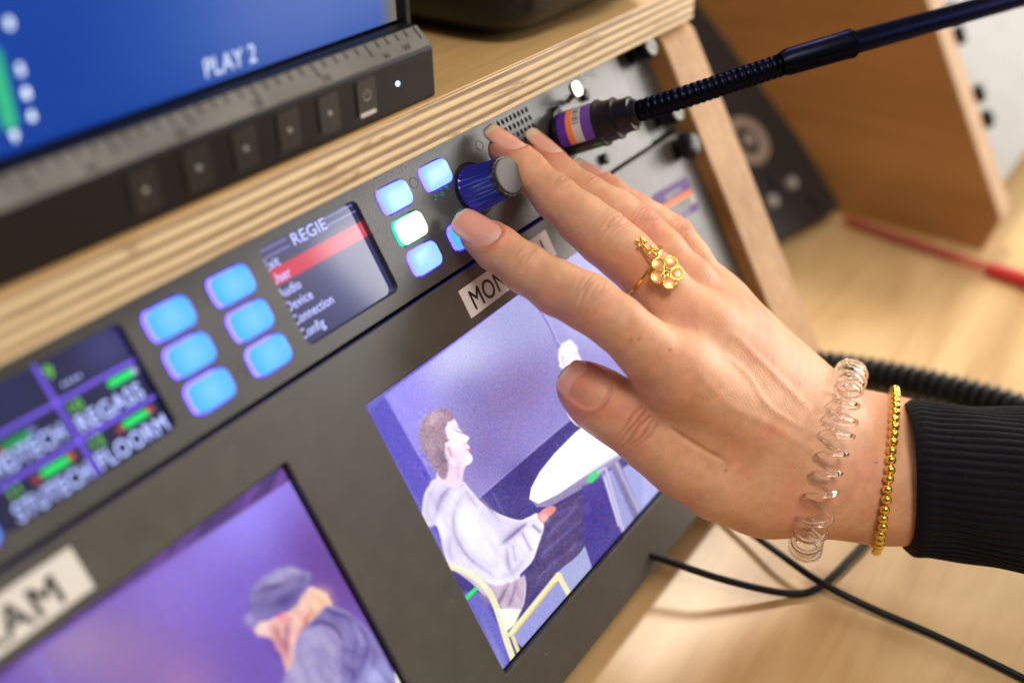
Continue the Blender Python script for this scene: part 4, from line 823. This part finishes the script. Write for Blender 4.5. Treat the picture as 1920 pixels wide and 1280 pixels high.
THUMB = [(C3(*a[:3]), a[3]) for a in [(1092, 725, 322, 7.7), (1122, 748, 321, 8.5), (1150, 770, 321, 8.2), (1184, 795, 322, 8.1), (1225, 832, 323, 8.2), (1275, 868, 325, 9.2), (1345, 905, 328, 10.5), (1440, 928, 334, 11.5)]]
def J(x, y, z): return C3(x, y, z)
WR = [J(1585, 916, 343), J(1600, 880, 345), J(1605, 845, 352), J(1606, 818, 362)]
MC = [(FING['index'][-1], (WR[0], 10.5)), (FING['middle'][-1], (WR[1], 11.0)), (FING['ring'][-1], (WR[2], 11.0)), (FING['pinky'][-1], (WR[3], 10.5))]
def chain(p, ch, k):
    d = None
    for (a, ra), (b, rb) in zip(ch[:-1], ch[1:]):
        e = rc(p, a, b, ra, rb); d = e if d is None else smin(d, e, k)
    return d
def palm_sdf(p):
    d = None
    for (a, ra), (b, rb) in MC:
        e = rc(p, a, b, ra, rb); d = e if d is None else smin(d, e, 13)
    for a, ra, b, rb in ((J(1320, 700, 334), 11, J(1560, 880, 352), 14), (J(1370, 660, 352), 10, J(1580, 850, 362), 13), (J(1300, 760, 326), 9.5, J(1470, 880, 340), 13.5), (J(1380, 780, 333), 10, J(1500, 900, 341), 14)):
        d = smin(d, rc(p, a, b, ra, rb), 12)
    # forearm
    for a, ra, b, rb in ((WR[0]+0, 12.5, J(1660, 920, 346), 14.8), (J(1660, 920, 346), 14.8, J(1860, 940, 340), 16.2), (WR[2], 13.0, J(1660, 842, 357), 14.8), (J(1660, 842, 357), 14.8, J(1860, 856, 351), 16.2)):
        d = smin(d, rc(p, a, b, ra, rb), 12)
    return d
PALM_BALL = [(J(1252, 590, 320), 6.0), (J(1330, 575, 340), 5.2), (J(1365, 560, 350), 4.8)]
def thumb_sdf(p):
    d = chain(p, THUMB, 5)
    d = smin(d, rc(p, THUMB[-1][0], WR[0], 11.5, 12.0), 8)
    d = smin(d, rc(p, J(1262, 838, 328), J(1400, 905, 338), 6.5, 13), 8)
    return d
TEND = [((1335, 612, 321), (1580, 835, 334), 3.0), ((1400, 622, 333), (1590, 800, 341), 2.8), ((1290, 690, 309), (1560, 870, 330), 2.6)]
def bone_surf(p, d):
    """extensor tendons: low ridges under the skin from knuckle to wrist"""
    for a, b, r in TEND:
        d = smin(d, rc(p, C3(*a)+np.array([0, 0, 1.4]), C3(*b)+np.array([0, 0, 2.0]), r, r*0.8), 5)
    return d
def hand_sdf(p):
    pm = palm_sdf(p); pm = smin(pm, thumb_sdf(p), 9)
    out = pm
    fs = [chain(p, FING[k], 4) for k in ('index', 'middle', 'ring', 'pinky')]
    outs = [smin(pm, f, 8) for f in fs]
    d = outs[0]
    for e in outs[1:]: d = smin(d, e, 1.6)
    for c, r in PALM_BALL: d = smin(d, np.linalg.norm(p-c, axis=1)-r, 9)
    return d
def surface_nets(lo, hi, h, fn):
    hc = h*4; ax = [np.arange(lo[i], hi[i]+hc, hc) for i in range(3)]; G = np.stack(np.meshgrid(*ax, indexing='ij'), -1); sh = G.shape[:3]
    Dc = fn(G.reshape(-1, 3)).reshape(sh)
    near = np.abs(Dc) < hc*1.9
    n = [(s-1)*4+1 for s in sh]; Fv = np.full(n, 99.0, np.float32)
    idx = [np.minimum(np.rint(np.arange(k)/4).astype(int), sh[i]-1) for i, k in enumerate(n)]
    Fv[:] = np.sign(Dc[np.ix_(*idx)])*9; mask = near[np.ix_(*idx)]
    ii = np.argwhere(mask); pts = np.array(lo)+ii*h; vals = np.empty(len(ii), np.float32)
    for s in range(0, len(ii), 400000): vals[s:s+400000] = fn(pts[s:s+400000])
    Fv[mask] = vals
    S_ = Fv < 0
    c = sum(S_[dx:n[0]-1+dx, dy:n[1]-1+dy, dz:n[2]-1+dz].astype(np.int8) for dx in (0, 1) for dy in (0, 1) for dz in (0, 1))
    cell = (c > 0) & (c < 8); ci = np.argwhere(cell); cid = -np.ones(cell.shape, int); cid[cell] = np.arange(len(ci))
    acc = np.zeros((len(ci), 3)); cnt = np.zeros(len(ci)); off = [(a, b, c_) for a in (0, 1) for b in (0, 1) for c_ in (0, 1)]
    g = lambda o: Fv[ci[:, 0]+o[0], ci[:, 1]+o[1], ci[:, 2]+o[2]]
    for a in off:
        for k in range(3):
            if a[k] == 0:
                b = list(a); b[k] = 1; fa = g(a); fb = g(b); cr_ = (fa < 0) != (fb < 0)
                t = np.where(cr_, fa/(fa-fb+1e-12), 0); q = np.tile(np.array(a, float), (len(ci), 1)); q[:, k] += t; acc += q*cr_[:, None]; cnt += cr_
    V = np.array(lo)+(ci+acc/cnt[:, None])*h; faces = []
    for k in range(3):
        sl0 = [slice(None)]*3; sl1 = [slice(None)]*3; sl0[k] = slice(0, -1); sl1[k] = slice(1, None)
        A = S_[tuple(sl0)]; B = S_[tuple(sl1)]; e = np.argwhere(A != B); i, j = [q for q in range(3) if q != k]
        e = e[(e[:, i] > 0) & (e[:, j] > 0) & (e[:, i] < n[i]-1) & (e[:, j] < n[j]-1)]
        def cc(di, dj): q = e.copy(); q[:, i] += di; q[:, j] += dj; return cid[q[:, 0], q[:, 1], q[:, 2]]
        Q = np.stack([cc(-1, -1), cc(0, -1), cc(0, 0), cc(-1, 0)], 1); fl = A[e[:, 0], e[:, 1], e[:, 2]] ^ (k == 1)
        Q[~fl] = Q[~fl][:, ::-1]; faces.append(Q)
    return V, np.concatenate(faces)
def grad(fn, p, e=0.25):
    g = np.stack([fn(p+np.eye(3)[i]*e)-fn(p-np.eye(3)[i]*e) for i in range(3)], 1); return g/np.maximum(np.linalg.norm(g, axis=1), 1e-9)[:, None]
full = lambda p: bone_surf(p, hand_sdf(p))
lo_, hi_ = np.array([-21., -73., 285.]), np.array([150., 78., 382.])
V, Q = surface_nets(lo_, hi_, 0.9, full)
keep = (Q >= 0).all(1); Q = Q[keep]
for _ in range(2): V = V-grad(full, V)*full(V)[:, None]
# one linear subdivision by the mesh itself, then back onto the surface
bm = bmesh.new(); me = bpy.data.meshes.new('tmp'); me.from_pydata(V.tolist(), [], Q.tolist()); bm.from_mesh(me)
bmesh.ops.subdivide_edges(bm, edges=bm.edges, cuts=1, use_grid_fill=True); bm.to_mesh(me); bm.free()
V = np.empty(len(me.vertices)*3); me.vertices.foreach_get('co', V); V = V.reshape(-1, 3).astype(float)
Qf = np.empty(len(me.polygons)*4, int); me.polygons.foreach_get('vertices', Qf); Q = Qf.reshape(-1, 4); bpy.data.meshes.remove(me)
NR = grad(full, V)
for _ in range(2): V = V-NR*full(V)[:, None]*0.9
# relax a little so that creases are soft
def relax(V, it, lam=0.5):
    E = np.concatenate([Q[:, [0, 1]], Q[:, [1, 2]], Q[:, [2, 3]], Q[:, [3, 0]]]); 
    deg = np.bincount(E.ravel(), minlength=len(V))
    for _ in range(it):
        s = np.stack([np.bincount(E[:, 0], V[E[:, 1], k], len(V))+np.bincount(E[:, 1], V[E[:, 0], k], len(V)) for k in range(3)], 1)
        V = V+(s/np.maximum(deg, 1)[:, None]-V)*lam
    return V
V = relax(V, 4)
NR = grad(full, V, 0.4)
# ---- anatomy frames
def unit(a): a = np.asarray(a, float); return a/np.linalg.norm(a)
def frame(a, b, nrm):                       # axis from a to b, dorsal normal, side
    x = unit(b-a); n = np.asarray(nrm, float); n = unit(n-x*(n@x)); return x, n, np.cross(x, n)
DORS = {'index': (0.10, -0.30, -0.95), 'middle': (0.42, -0.52, -0.74), 'ring': (0.45, -0.58, -0.68), 'pinky': (0.45, -0.62, -0.64), 'thumb': (0.0, -0.10, -1.0)}
NAIL = {}                                   # centre along axis, half length, half width
edgem = np.zeros(len(V)); crease = np.zeros(len(V)); disp = np.zeros(len(V)); red = np.zeros(len(V)); pale = np.zeros(len(V))
def gauss(x, s): return np.exp(-(x/s)**2)
for name in ('index', 'middle', 'ring', 'pinky', 'thumb'):
    ch = FING[name] if name != 'thumb' else THUMB
    dn = DORS[name]
    own = np.abs(chain(V, ch, 4)) < 2.5
    # knuckle creases: dip then pip
    ks = [(2, 0.6, 0.75, 4), (4, 1.0, 1.0, 6)] if name != 'thumb' else [(3, 1.7, 1.15, 5)]
    for (j, amp, sc, nl) in ks:
        c, r = ch[j]; x, n, s = frame(ch[j-1][0], ch[j+1][0], dn); q = V-c; t = q@x; h = q@n; w = q@s
        w = w/r; env = np.clip(h/r*1.4, 0, 1)*gauss(w, 0.75)*own
        rr_ = random.Random(len(name)+j)
        for i in range(nl):
            u0 = (i-(nl-1)/2)*1.7*sc+rr_.uniform(-0.3, 0.3); cur = (1.5+0.5*abs(i-(nl-1)/2))*(1 if i < nl/2 else -1)*0.55
            wob = 0.25*np.sin(w*5+i*2.1)
            ln_ = (0.6+0.5*rr_.random())*gauss(t-u0-cur*w*w*0.9-wob, 0.50)*env*gauss(u0, 4.6*sc); disp += -amp*0.7*ln_; crease = np.maximum(crease, ln_*amp)
        disp += 0.20*amp*gauss(t, 3.4*sc)*env
        red += 0.35*gauss(t, 5.5*sc)*env*amp
    # nail seat
    tip, rt = ch[0]; x, n, s = frame(ch[2][0], ch[0][0], dn)
    L = {'index': (8.8, 5.4), 'middle': (7.9, 4.7), 'ring': (7.5, 4.5), 'pinky': (6.4, 3.9), 'thumb': (8.3, 6.6)}[name]
    cen = ch[0][0]+x*{'index': -0.2, 'middle': 1.2, 'ring': 1.3, 'pinky': 1.0, 'thumb': -0.3}[name]
    NAIL[name] = (cen, x, n, s, L, ch)
    q = V-cen; t = q@x; h = q@n; w = q@s
    rho = ((np.abs(t)/(L[0]*0.98))**2.6+(np.abs(w)/(L[1]*0.99))**2.6)**(1/2.6)
    top = np.clip(h/rt*2-0.2, 0, 1)*own
    disp += -0.55*np.clip((1.0-rho)/0.12, 0, 1)*top
    disp += 0.42*gauss((rho-1.13), 0.12)*top*(t < L[0]*0.5)
    red += 0.45*gauss(rho-1.1, 0.25)*top
    tipd = np.linalg.norm(V-(tip+x*1.5-n*1.0), axis=1); red += 1.0*gauss(tipd, rt*1.7)*own; edgem = np.maximum(edgem, gauss(rho-1.06, 0.06)*top*(t < L[0]*0.55))
# crease where the thumb web folds, wrist folds, veins, knuckle dimples
def line_disp(pts, depth, wd, fade=True):
    """groove (negative) or ridge (positive) along a path seen from the lens side"""
    global disp
    px = 960+F*V[:, 0]/V[:, 2]; py = 640+F*V[:, 1]/V[:, 2]; front = NR[:, 2] < 0.25
    pp = catmull([(a, b) for a, b in pts], 8); d = np.full(len(V), 1e9); tt = np.zeros(len(V))
    for i in range(len(pp)-1):
        e = seg_dist(px, py, pp[i], pp[i+1]); m = e < d; d[m] = e[m]; tt[m] = i/(len(pp)-1)
    k = np.sin(np.clip(tt, 0, 1)*math.pi)**0.5 if fade else 1
    disp = disp+depth*gauss(d/5.6, wd)*front*k
line_disp([(1252, 800), (1300, 832), (1354, 862)], -0.9, 0.9)
line_disp([(1510, 845), (1560, 900), (1575, 960)], -0.14, 0.9); line_disp([(1625, 770), (1618, 840), (1600, 900)], -0.14, 0.8); line_disp([(1642, 775), (1630, 850)], -0.12, 0.7)
line_disp([(1300, 690), (1370, 760), (1450, 800), (1530, 850)], 0.30, 1.6); line_disp([(1370, 620), (1440, 690), (1520, 770)], 0.35, 1.3); line_disp([(1350, 660), (1400, 700), (1440, 760), (1500, 800)], 0.28, 1.1)
line_disp([(1240, 770), (1290, 800), (1360, 850)], 0.25, 2.4)
# fine skin lines: directional ripples, all over, in lens-space millimetres
def n3(p, sc, seed):
    return (vnoise(p[:, 0]/1.0+37, p[:, 1]+61+p[:, 2]*0.7, sc, seed)+vnoise(p[:, 1]+11+p[:, 2]*0.5, p[:, 0]*0.8+5, sc, seed+1))*0.5-0.5
disp += 0.16*n3(V, 5.0, 20)+0.09*n3(V, 1.9, 22)
wv = n3(V, 6, 30)*9
ripple = np.sin((V[:, 0]*0.55+V[:, 1]*-0.35+V[:, 2]*0.2)*2*math.pi/0.95+wv)
backm = gauss((V[:, 0]-60)/38, 1)*(V[:, 0] > 25)
disp += 0.014*ripple*np.clip(backm+0.25, 0, 1)
V = V+NR*disp[:, None]
# ---- skin colour: warm base, redder joints and tips, blotches, a few moles
base_c = np.array([0.70, 0.37, 0.205]); redc = np.array([0.72, 0.235, 0.155]); pal = np.array([0.74, 0.43, 0.27])
mott = n3(V, 7, 40); m2_ = n3(V, 2.2, 44)
col = np.tile(base_c, (len(V), 1)); k = np.clip(red*0.7+np.clip(mott*1.1, -0.1, 0.4), 0, 0.85)[:, None]; col = col*(1-k)+redc*k
k = np.clip(-mott*1.4, 0, 0.5)[:, None]; col = col*(1-k)+pal*k; col *= (1+m2_*0.20+n3(V, 0.9, 60)*0.10)[:, None]
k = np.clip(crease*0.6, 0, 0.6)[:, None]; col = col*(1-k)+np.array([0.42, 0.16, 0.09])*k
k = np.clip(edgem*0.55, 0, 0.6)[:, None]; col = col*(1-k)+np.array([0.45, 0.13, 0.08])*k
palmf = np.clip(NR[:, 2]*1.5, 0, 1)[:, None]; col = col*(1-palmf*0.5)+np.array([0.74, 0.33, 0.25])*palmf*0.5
px = 960+F*V[:, 0]/V[:, 2]; py = 640+F*V[:, 1]/V[:, 2]
for (mx_, my_, r_) in ((1198, 637, 2.6), (1183, 637, 1.8), (1256, 656, 2.8), (1361, 882, 2.4), (1643, 867, 2.6), (1440, 760, 1.6), (1500, 720, 1.5)):
    k = (gauss(np.hypot(px-mx_, py-my_), r_)*(NR[:, 2] < 0))[:, None]*0.75; col = col*(1-k)+np.array([0.22, 0.07, 0.03])*k
Vw = c2w(V)
def np_mesh(name, v, q, mats, col=None):
    me = bpy.data.meshes.new(name); me.vertices.add(len(v)); me.vertices.foreach_set('co', (v*MM).ravel())
    me.loops.add(q.size); me.loops.foreach_set('vertex_index', q.ravel().astype(np.int32)); me.polygons.add(len(q)); me.polygons.foreach_set('loop_start', np.arange(0, q.size, q.shape[1]).astype(np.int32))
    me.update(calc_edges=True); me.validate(); me.polygons.foreach_set('use_smooth', [True]*len(me.polygons))
    if col is not None: ca = me.color_attributes.new('col', 'FLOAT_COLOR', 'POINT'); ca.data.foreach_set('color', np.concatenate([col, np.ones((len(v), 1))], 1).ravel())
    for m in mats: me.materials.append(MATS[m])
    return me
m, n, l, b = nodes('skin'); MATS['skin'] = m
at = n.new('ShaderNodeVertexColor'); at.layer_name = 'col'; l.new(at.outputs['Color'], b.inputs['Base Color'])
b.inputs['Roughness'].default_value = 0.44; b.inputs['Subsurface Weight'].default_value = 0.55; b.inputs['Subsurface Radius'].default_value = (1.0, 0.32, 0.16); b.inputs['Subsurface Scale'].default_value = 0.0013
b.inputs['Specular IOR Level'].default_value = 0.42
g = n.new('ShaderNodeNewGeometry'); mp = n.new('ShaderNodeMapping'); mp.inputs['Rotation'].default_value = (0.3, 0.5, 0.7); mp.inputs['Scale'].default_value = (1500, 850, 1500); l.new(g.outputs['Position'], mp.inputs[0])
vo = n.new('ShaderNodeTexVoronoi'); vo.feature = 'DISTANCE_TO_EDGE'; vo.inputs['Scale'].default_value = 1.0; l.new(mp.outputs[0], vo.inputs['Vector'])
no = n.new('ShaderNodeTexNoise'); no.inputs['Scale'].default_value = 4200; no.inputs['Detail'].default_value = 3; l.new(g.outputs['Position'], no.inputs['Vector'])
ma = n.new('ShaderNodeMath'); ma.operation = 'MULTIPLY_ADD'; ma.inputs[1].default_value = 0.6; l.new(no.outputs['Fac'], ma.inputs[0]); l.new(vo.outputs['Distance'], ma.inputs[2])
bp = n.new('ShaderNodeBump'); bp.inputs['Strength'].default_value = 0.5; bp.inputs['Distance'].default_value = 0.00022; l.new(ma.outputs[0], bp.inputs['Height']); l.new(bp.outputs[0], b.inputs['Normal'])
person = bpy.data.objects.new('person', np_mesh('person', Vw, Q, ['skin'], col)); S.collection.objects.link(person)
person['base'] = [0., 0., 0.]
tag(person, 'right hand in a black ribbed sleeve, index finger on a blue key, other fingers spread', 'person')
# ---- fingernails
m, n, l, b = nodes('nail'); MATS['nail'] = m
at = n.new('ShaderNodeVertexColor'); at.layer_name = 'col'; l.new(at.outputs['Color'], b.inputs['Base Color'])
b.inputs['Roughness'].default_value = 0.2; b.inputs['Subsurface Weight'].default_value = 0.3; b.inputs['Subsurface Radius'].default_value = (1, 0.4, 0.25); b.inputs['Subsurface Scale'].default_value = 0.0015; b.inputs['Coat Weight'].default_value = 0.5; b.inputs['Coat Roughness'].default_value = 0.12
no = n.new('ShaderNodeTexNoise'); no.inputs['Scale'].default_value = 900; bp = n.new('ShaderNodeBump'); bp.inputs['Strength'].default_value = 0.05; l.new(no.outputs['Fac'], bp.inputs['Height']); l.new(bp.outputs[0], b.inputs['Normal'])
for name, (cen, x, n_, s_, (HL, HW), ch) in NAIL.items():
    nt, nw = 30, 22; pts = []; cc_ = []
    free = {'index': 0.80, 'middle': 0.55, 'ring': 0.52, 'pinky': 0.5, 'thumb': 0.86}[name]
    for i in range(nt+1):
        t = -1+2*i/nt
        half = (max(0.0, 1-abs(t)**3.0))**(1/3.0) if t < 0 else (max(0.0, 1-abs(t)**3.6))**(1/3.6)
        half = max(half, 0.02)
        for j in range(nw+1):
            w = (-1+2*j/nw)*half; pts.append((t*HL, w*HW)); 
            lun = math.exp(-((t+0.92)/0.22)**2)*(1-w*w)
            c = np.array([0.74, 0.34, 0.255])*(1-0.45*lun)+np.array([0.80, 0.56, 0.46])*0.45*lun
            if t > free+0.08*w*w: 
                c = np.array([0.66, 0.50, 0.33])
            cc_.append(np.minimum(c*(1.12 if name == 'thumb' else 1.04), 0.9))
    pts = np.array(pts); start = cen+x*pts[:, :1]+s_*pts[:, 1:]+n_*14.0
    P0 = start.copy()                       # drop onto the finger along the nail's own normal
    chf = lambda p: chain(p, ch, 4)
    # a nail plate is a smooth arch, stretched over the finger tip
    for _ in range(26):
        d = chf(P0); P0 = P0-n_*np.clip(d+0.02, -3, 3)[:, None]*0.9
    H = (P0-cen)@n_; H = H.reshape(nt+1, nw+1)
    ax_h = H[:, nw//2]; tt = np.linspace(-1, 1, nt+1); fit = np.polyfit(tt[3:int(nt*0.7)], ax_h[3:int(nt*0.7)], 1 if name != 'thumb' else 1); axis_h = np.polyval(fit, tt)-0.28*tt**2+0.05
    R = HW*1.18; wv_ = pts[:, 1].reshape(nt+1, nw+1); arch = -(R-np.sqrt(np.maximum(R*R-wv_**2, 0.1)))*0.92
    Hn = axis_h[:, None]+arch+0.10
    top = cen+x*pts[:, :1]+s_*pts[:, 1:]+n_*Hn.reshape(-1, 1)
    bot = top-n_*0.45
    I = np.arange((nt+1)*(nw+1)).reshape(nt+1, nw+1); q = np.stack([I[:-1, :-1], I[1:, :-1], I[1:, 1:], I[:-1, 1:]], -1).reshape(-1, 4); k = len(top)
    rim = list(I[0, :])+list(I[1:, -1])+list(I[-1, -2::-1])+list(I[-2:0:-1, 0]); rq = [(rim[i], rim[(i+1) % len(rim)], rim[(i+1) % len(rim)]+k, rim[i]+k) for i in range(len(rim))]
    qa = np.concatenate([q, q[:, ::-1]+k, np.array(rq)])
    me = np_mesh('fingernail', c2w(np.concatenate([top, bot])), qa, ['nail'], np.array(cc_+cc_))
    bm = bmesh.new(); bm.from_mesh(me); bmesh.ops.recalc_face_normals(bm, faces=bm.faces); bm.to_mesh(me); bm.free()
    o = bpy.data.objects.new('fingernail', me); S.collection.objects.link(o); o.parent = person
# ---- ribbed knit cuff and sleeve
m, n, l, b = nodes('knit'); MATS['knit'] = m
b.inputs['Base Color'].default_value = (0.0075, 0.0075, 0.010, 1); b.inputs['Roughness'].default_value = 0.85; b.inputs['Specular IOR Level'].default_value = 0.12; b.inputs['Sheen Weight'].default_value = 0.06; b.inputs['Sheen Roughness'].default_value = 0.4
g = n.new('ShaderNodeNewGeometry'); no = n.new('ShaderNodeTexNoise'); no.inputs['Scale'].default_value = 1600; no.inputs['Detail'].default_value = 4; l.new(g.outputs['Position'], no.inputs['Vector'])
bp = n.new('ShaderNodeBump'); bp.inputs['Strength'].default_value = 0.8; bp.inputs['Distance'].default_value = 0.0005; l.new(no.outputs['Fac'], bp.inputs['Height']); l.new(bp.outputs[0], b.inputs['Normal'])
c0 = C3(1694, 893, 347); c1 = C3(1960, 918, 337); axs = unit(c1-c0); upv_ = np.array([0.02, -1.0, 0.30]); upv_ = unit(upv_-axs*(upv_@axs)); dep = np.cross(axs, upv_)
NL, NA = 110, 520; Ls = 120.0; vs = []
for i in range(NL+1):
    t = i/NL*Ls
    for j in range(NA):
        a = 2*math.pi*j/NA
        ra, rb = 26.4+t*0.028, 25.5+t*0.03
        rr_ = 0.75*min(1, 0.08+max(0, t-0.6)/5)*(abs(math.sin(30*a+0.2*math.sin(3*a)+0.12*math.sin(t*0.11+2*a)))**0.75)-0.3
        end = min(t, 7)/7; lip = -1.3*(1-end)**3+0.8*math.exp(-((t-3.0)/2.6)**2)
        fold = 0.5*math.sin(t*0.10+2*a)+0.45*math.sin(t*0.05-3*a+1)+0.3*math.sin(t*0.21+a*5)
        k = rr_+lip+fold*min(1, t/15)
        sl = -1.75*math.sin(a)+0.12*math.sin(5*a)              # the cuff edge is cut slightly askew
        vs.append(c0+axs*(t+sl*(1-min(1, t/25)))+upv_*(ra+k)*math.sin(a)+dep*(rb+k)*math.cos(a))
vo_ = np.array(vs); ins = []
for i in (0, 2, 5, 9):                                              # turned-in rim, so the opening has thickness
    for j in range(NA):
        a = 2*math.pi*j/NA; p = vo_[j]; cdir = -(upv_*math.sin(a)*26+dep*math.cos(a)*22); cdir = cdir/np.linalg.norm(cdir)
        ins.append(p+cdir*(1.3+0.12*i)+axs*(i*1.2+0.35))
allv = np.concatenate([np.array(ins)[::-1].reshape(4, NA, 3)[:, ::-1].reshape(-1, 3), vo_]); R_ = 4+NL+1
I = np.arange(R_*NA).reshape(R_, NA); J_ = np.roll(I, -1, 1)
q = np.stack([I[:-1], J_[:-1], J_[1:], I[1:]], -1).reshape(-1, 4)
me = np_mesh('sleeve', c2w(allv), q, ['knit'])
o = bpy.data.objects.new('sleeve', me); S.collection.objects.link(o); o.parent = person
# ---- helper: a loop that lies on the skin
def skin_loop(c, nrm, off, n=120, up=(0, -1, 0)):
    nrm = unit(nrm); u = unit(np.array(up, float)-nrm*(np.array(up, float)@nrm)); w = np.cross(nrm, u)
    th_ = np.linspace(0, 2*math.pi, n, endpoint=False); dr = u*np.cos(th_)[:, None]+w*np.sin(th_)[:, None]; t = np.full(n, 1.0)
    for _ in range(60): t += 0.7*(off-full(c+dr*t[:, None]))
    return c+dr*t[:, None]
def smooth_loop(p, k=3):
    for _ in range(k): p = (np.roll(p, 1, 0)+2*p+np.roll(p, -1, 0))/4
    return p
def resample(p, step=None, n=None):
    q = np.vstack([p, p[:1]]); s = np.concatenate([[0], np.cumsum(np.linalg.norm(np.diff(q, axis=0), axis=1))]); n = n or int(round(s[-1]/step)); f = np.linspace(0, s[-1], n, endpoint=False)
    return np.stack([np.interp(f, s, q[:, i]) for i in range(3)], 1), s[-1]
# bead bracelet
lp = smooth_loop(skin_loop(C3(1659, 884, 351), C3(1770, 898, 345)-C3(1659, 884, 351)+np.array([0, 0.6, 0]), 1.75), 2)
bp_, LL = resample(lp, 3.35)
bb = thing('bead_bracelet', 'gold bead bracelet on the wrist right beside the black cuff', 'bracelet', c2w(bp_[0]))
for p in bp_: build('bead', ball(MB(), c2w(p+rng.normal(0, 0.10, 3)), 1.72*rng.uniform(0.96, 1.03), 18), 'gold_bead', bb, angle=180)
build('cord', tube(MB(), c2w(resample(lp, 1.2)[0]), 0.35, 6, closed=True), 'gold', bb)
# clear spiral hair tie round the wrist
ct = C3(1549, 872, 351); lp = smooth_loop(skin_loop(ct, C3(1640, 893, 346)-ct+np.array([0, 0.8, 0]), 3.4), 6)
cen_l, LL = resample(lp, n=1600); TT = np.roll(cen_l, -1, 0)-np.roll(cen_l, 1, 0); TT /= np.linalg.norm(TT, axis=1)[:, None]
mid = cen_l.mean(0); turns = 31
ph = np.linspace(0, 2*math.pi*turns, 1600, endpoint=False); rd = cen_l-mid; rd -= TT*np.einsum('ij,ij->i', rd, TT)[:, None]; rd /= np.linalg.norm(rd, axis=1)[:, None]; bn = np.cross(TT, rd)
wob = 1+0.10*np.sin(np.arange(1600)/1600*2*math.pi*7)
ph = ph+0.9*np.sin(np.arange(1600)/1600*2*math.pi*5)+0.5*np.sin(np.arange(1600)/1600*2*math.pi*11+1)
hx = cen_l+rd*(3.5*np.cos(ph)*wob)[:, None]+bn*(4.6*np.sin(ph)*wob)[:, None]
o = build('spiral_hair_tie', tube(MB(), c2w(hx), 0.88, 14, closed=True), 'clear_plastic', angle=180); tag(o, 'clear plastic spiral hair tie worn round the wrist', 'hair tie')
# flower ring
rgm = thing('finger_ring', 'gold flower ring with peach enamel petals on the middle finger', 'ring', c2w(C3(1205, 505, 312)))
rcn = C3(1206, 508, 320); fx = unit(FING['middle'][6][0]-FING['middle'][4][0])
lp = smooth_loop(skin_loop(rcn, fx+np.array([0.32, 0.10, 0.0]), 0.55), 2)
build('band', tube(MB(), c2w(resample(lp, 0.8)[0]), 0.62, 12, closed=True), 'gold', rgm, angle=180)
def drop(x_, y_, off):
    z = 250.0
    for _ in range(90): z += 0.8*(full(C3(x_, y_, z)[None])[0]-off)
    return C3(x_, y_, z)
fcx = drop(1249, 511, 2.8); nv = unit(np.array([0.10, -0.25, -0.95])); ux = unit(np.array([1.0, 0.0, 0.0])-nv*nv[0]); uy = np.cross(nv, ux)
def petal(c, ang, L, Wd, parent, r0=1.3):
    d = ux*math.cos(ang)+uy*math.sin(ang); e = np.cross(nv, d); pts = []
    for k in range(28):
        a = 2*math.pi*k/28; r = 1+0.06*math.cos(3*a); pts.append(c+d*(r0+L/2+L/2*math.cos(a)*r)+e*(Wd/2*math.sin(a)*(1+0.25*math.cos(a)))+nv*(0.35+0.25*math.cos(a)))
    pts = np.array(pts); ctr = pts.mean(0)
    v = [ctr-nv*0.1]+list(ctr+(pts-ctr)*0.95); f = [(0, 1+(k+1) % 28, 1+k) for k in range(28)]
    mb = MB(); vv = [ctr+nv*0.28]+[ctr+(p-ctr)*0.55+nv*0.22 for p in pts]+[ctr+(p-ctr)*0.92+nv*0.05 for p in pts]+[ctr+(p-ctr)*0.92-nv*0.5 for p in pts]
    f = [(0, 1+k, 1+(k+1) % 28) for k in range(28)]
    for rI in (0, 1): f += [(1+rI*28+k, 1+(rI+1)*28+k, 1+(rI+1)*28+(k+1) % 28, 1+rI*28+(k+1) % 28) for k in range(28)]
    f += [tuple(1+56+k for k in range(28))]
    mb.add(c2w(np.array(vv)), f); pe = build('petal', mb, 'enamel', parent, angle=60)
    build('petal_rim', tube(MB(), c2w(pts), 0.36, 8, closed=True), 'gold', pe, angle=180); return pe
a0 = math.radians(-78)
build('flower_back', lathe(MB(), c2w(fcx-nv*0.55), M@nv, [(0, 4.3), (0.25, 4.4), (0.5, 3.6)], 40, ripple=lambda q, t: 0.10*math.cos(5*q)), 'gold', rgm)
for k in range(5): petal(fcx, a0+k*2*math.pi/5, 3.9, 3.9, rgm)
for k in range(8): a = k*math.pi/4; build('bead', ball(MB(), c2w(fcx+(ux*math.cos(a)+uy*math.sin(a))*1.25+nv*0.55), 0.42, 10), 'gold', rgm, angle=180)
build('gem', ball(MB(), c2w(fcx+nv*0.75), 0.72, 8), 'gem', rgm, smooth=False)
for (x_, y_, s_) in ((1203, 455, 0.55), (1222, 470, 0.5)):
    c = drop(x_, y_, 1.6)
    for k in range(5):
        a = a0+0.4+k*2*math.pi/5; d = ux*math.cos(a)+uy*math.sin(a); build('small_petal', ball(MB(), c2w(c+d*1.25), 0.95, 12, (1.0, 0.6, 0.35), (M@d, M@np.cross(nv, d), M@nv)), 'gold', rgm, angle=180)
    build('bead', ball(MB(), c2w(c+nv*0.35), 0.45, 10), 'gold', rgm, angle=180)
build('stem', tube(MB(), c2w(np.array([drop(1200, 462, 0.9), drop(1212, 478, 1.2), fcx-nv*0.6])), 0.42, 8), 'gold', rgm)
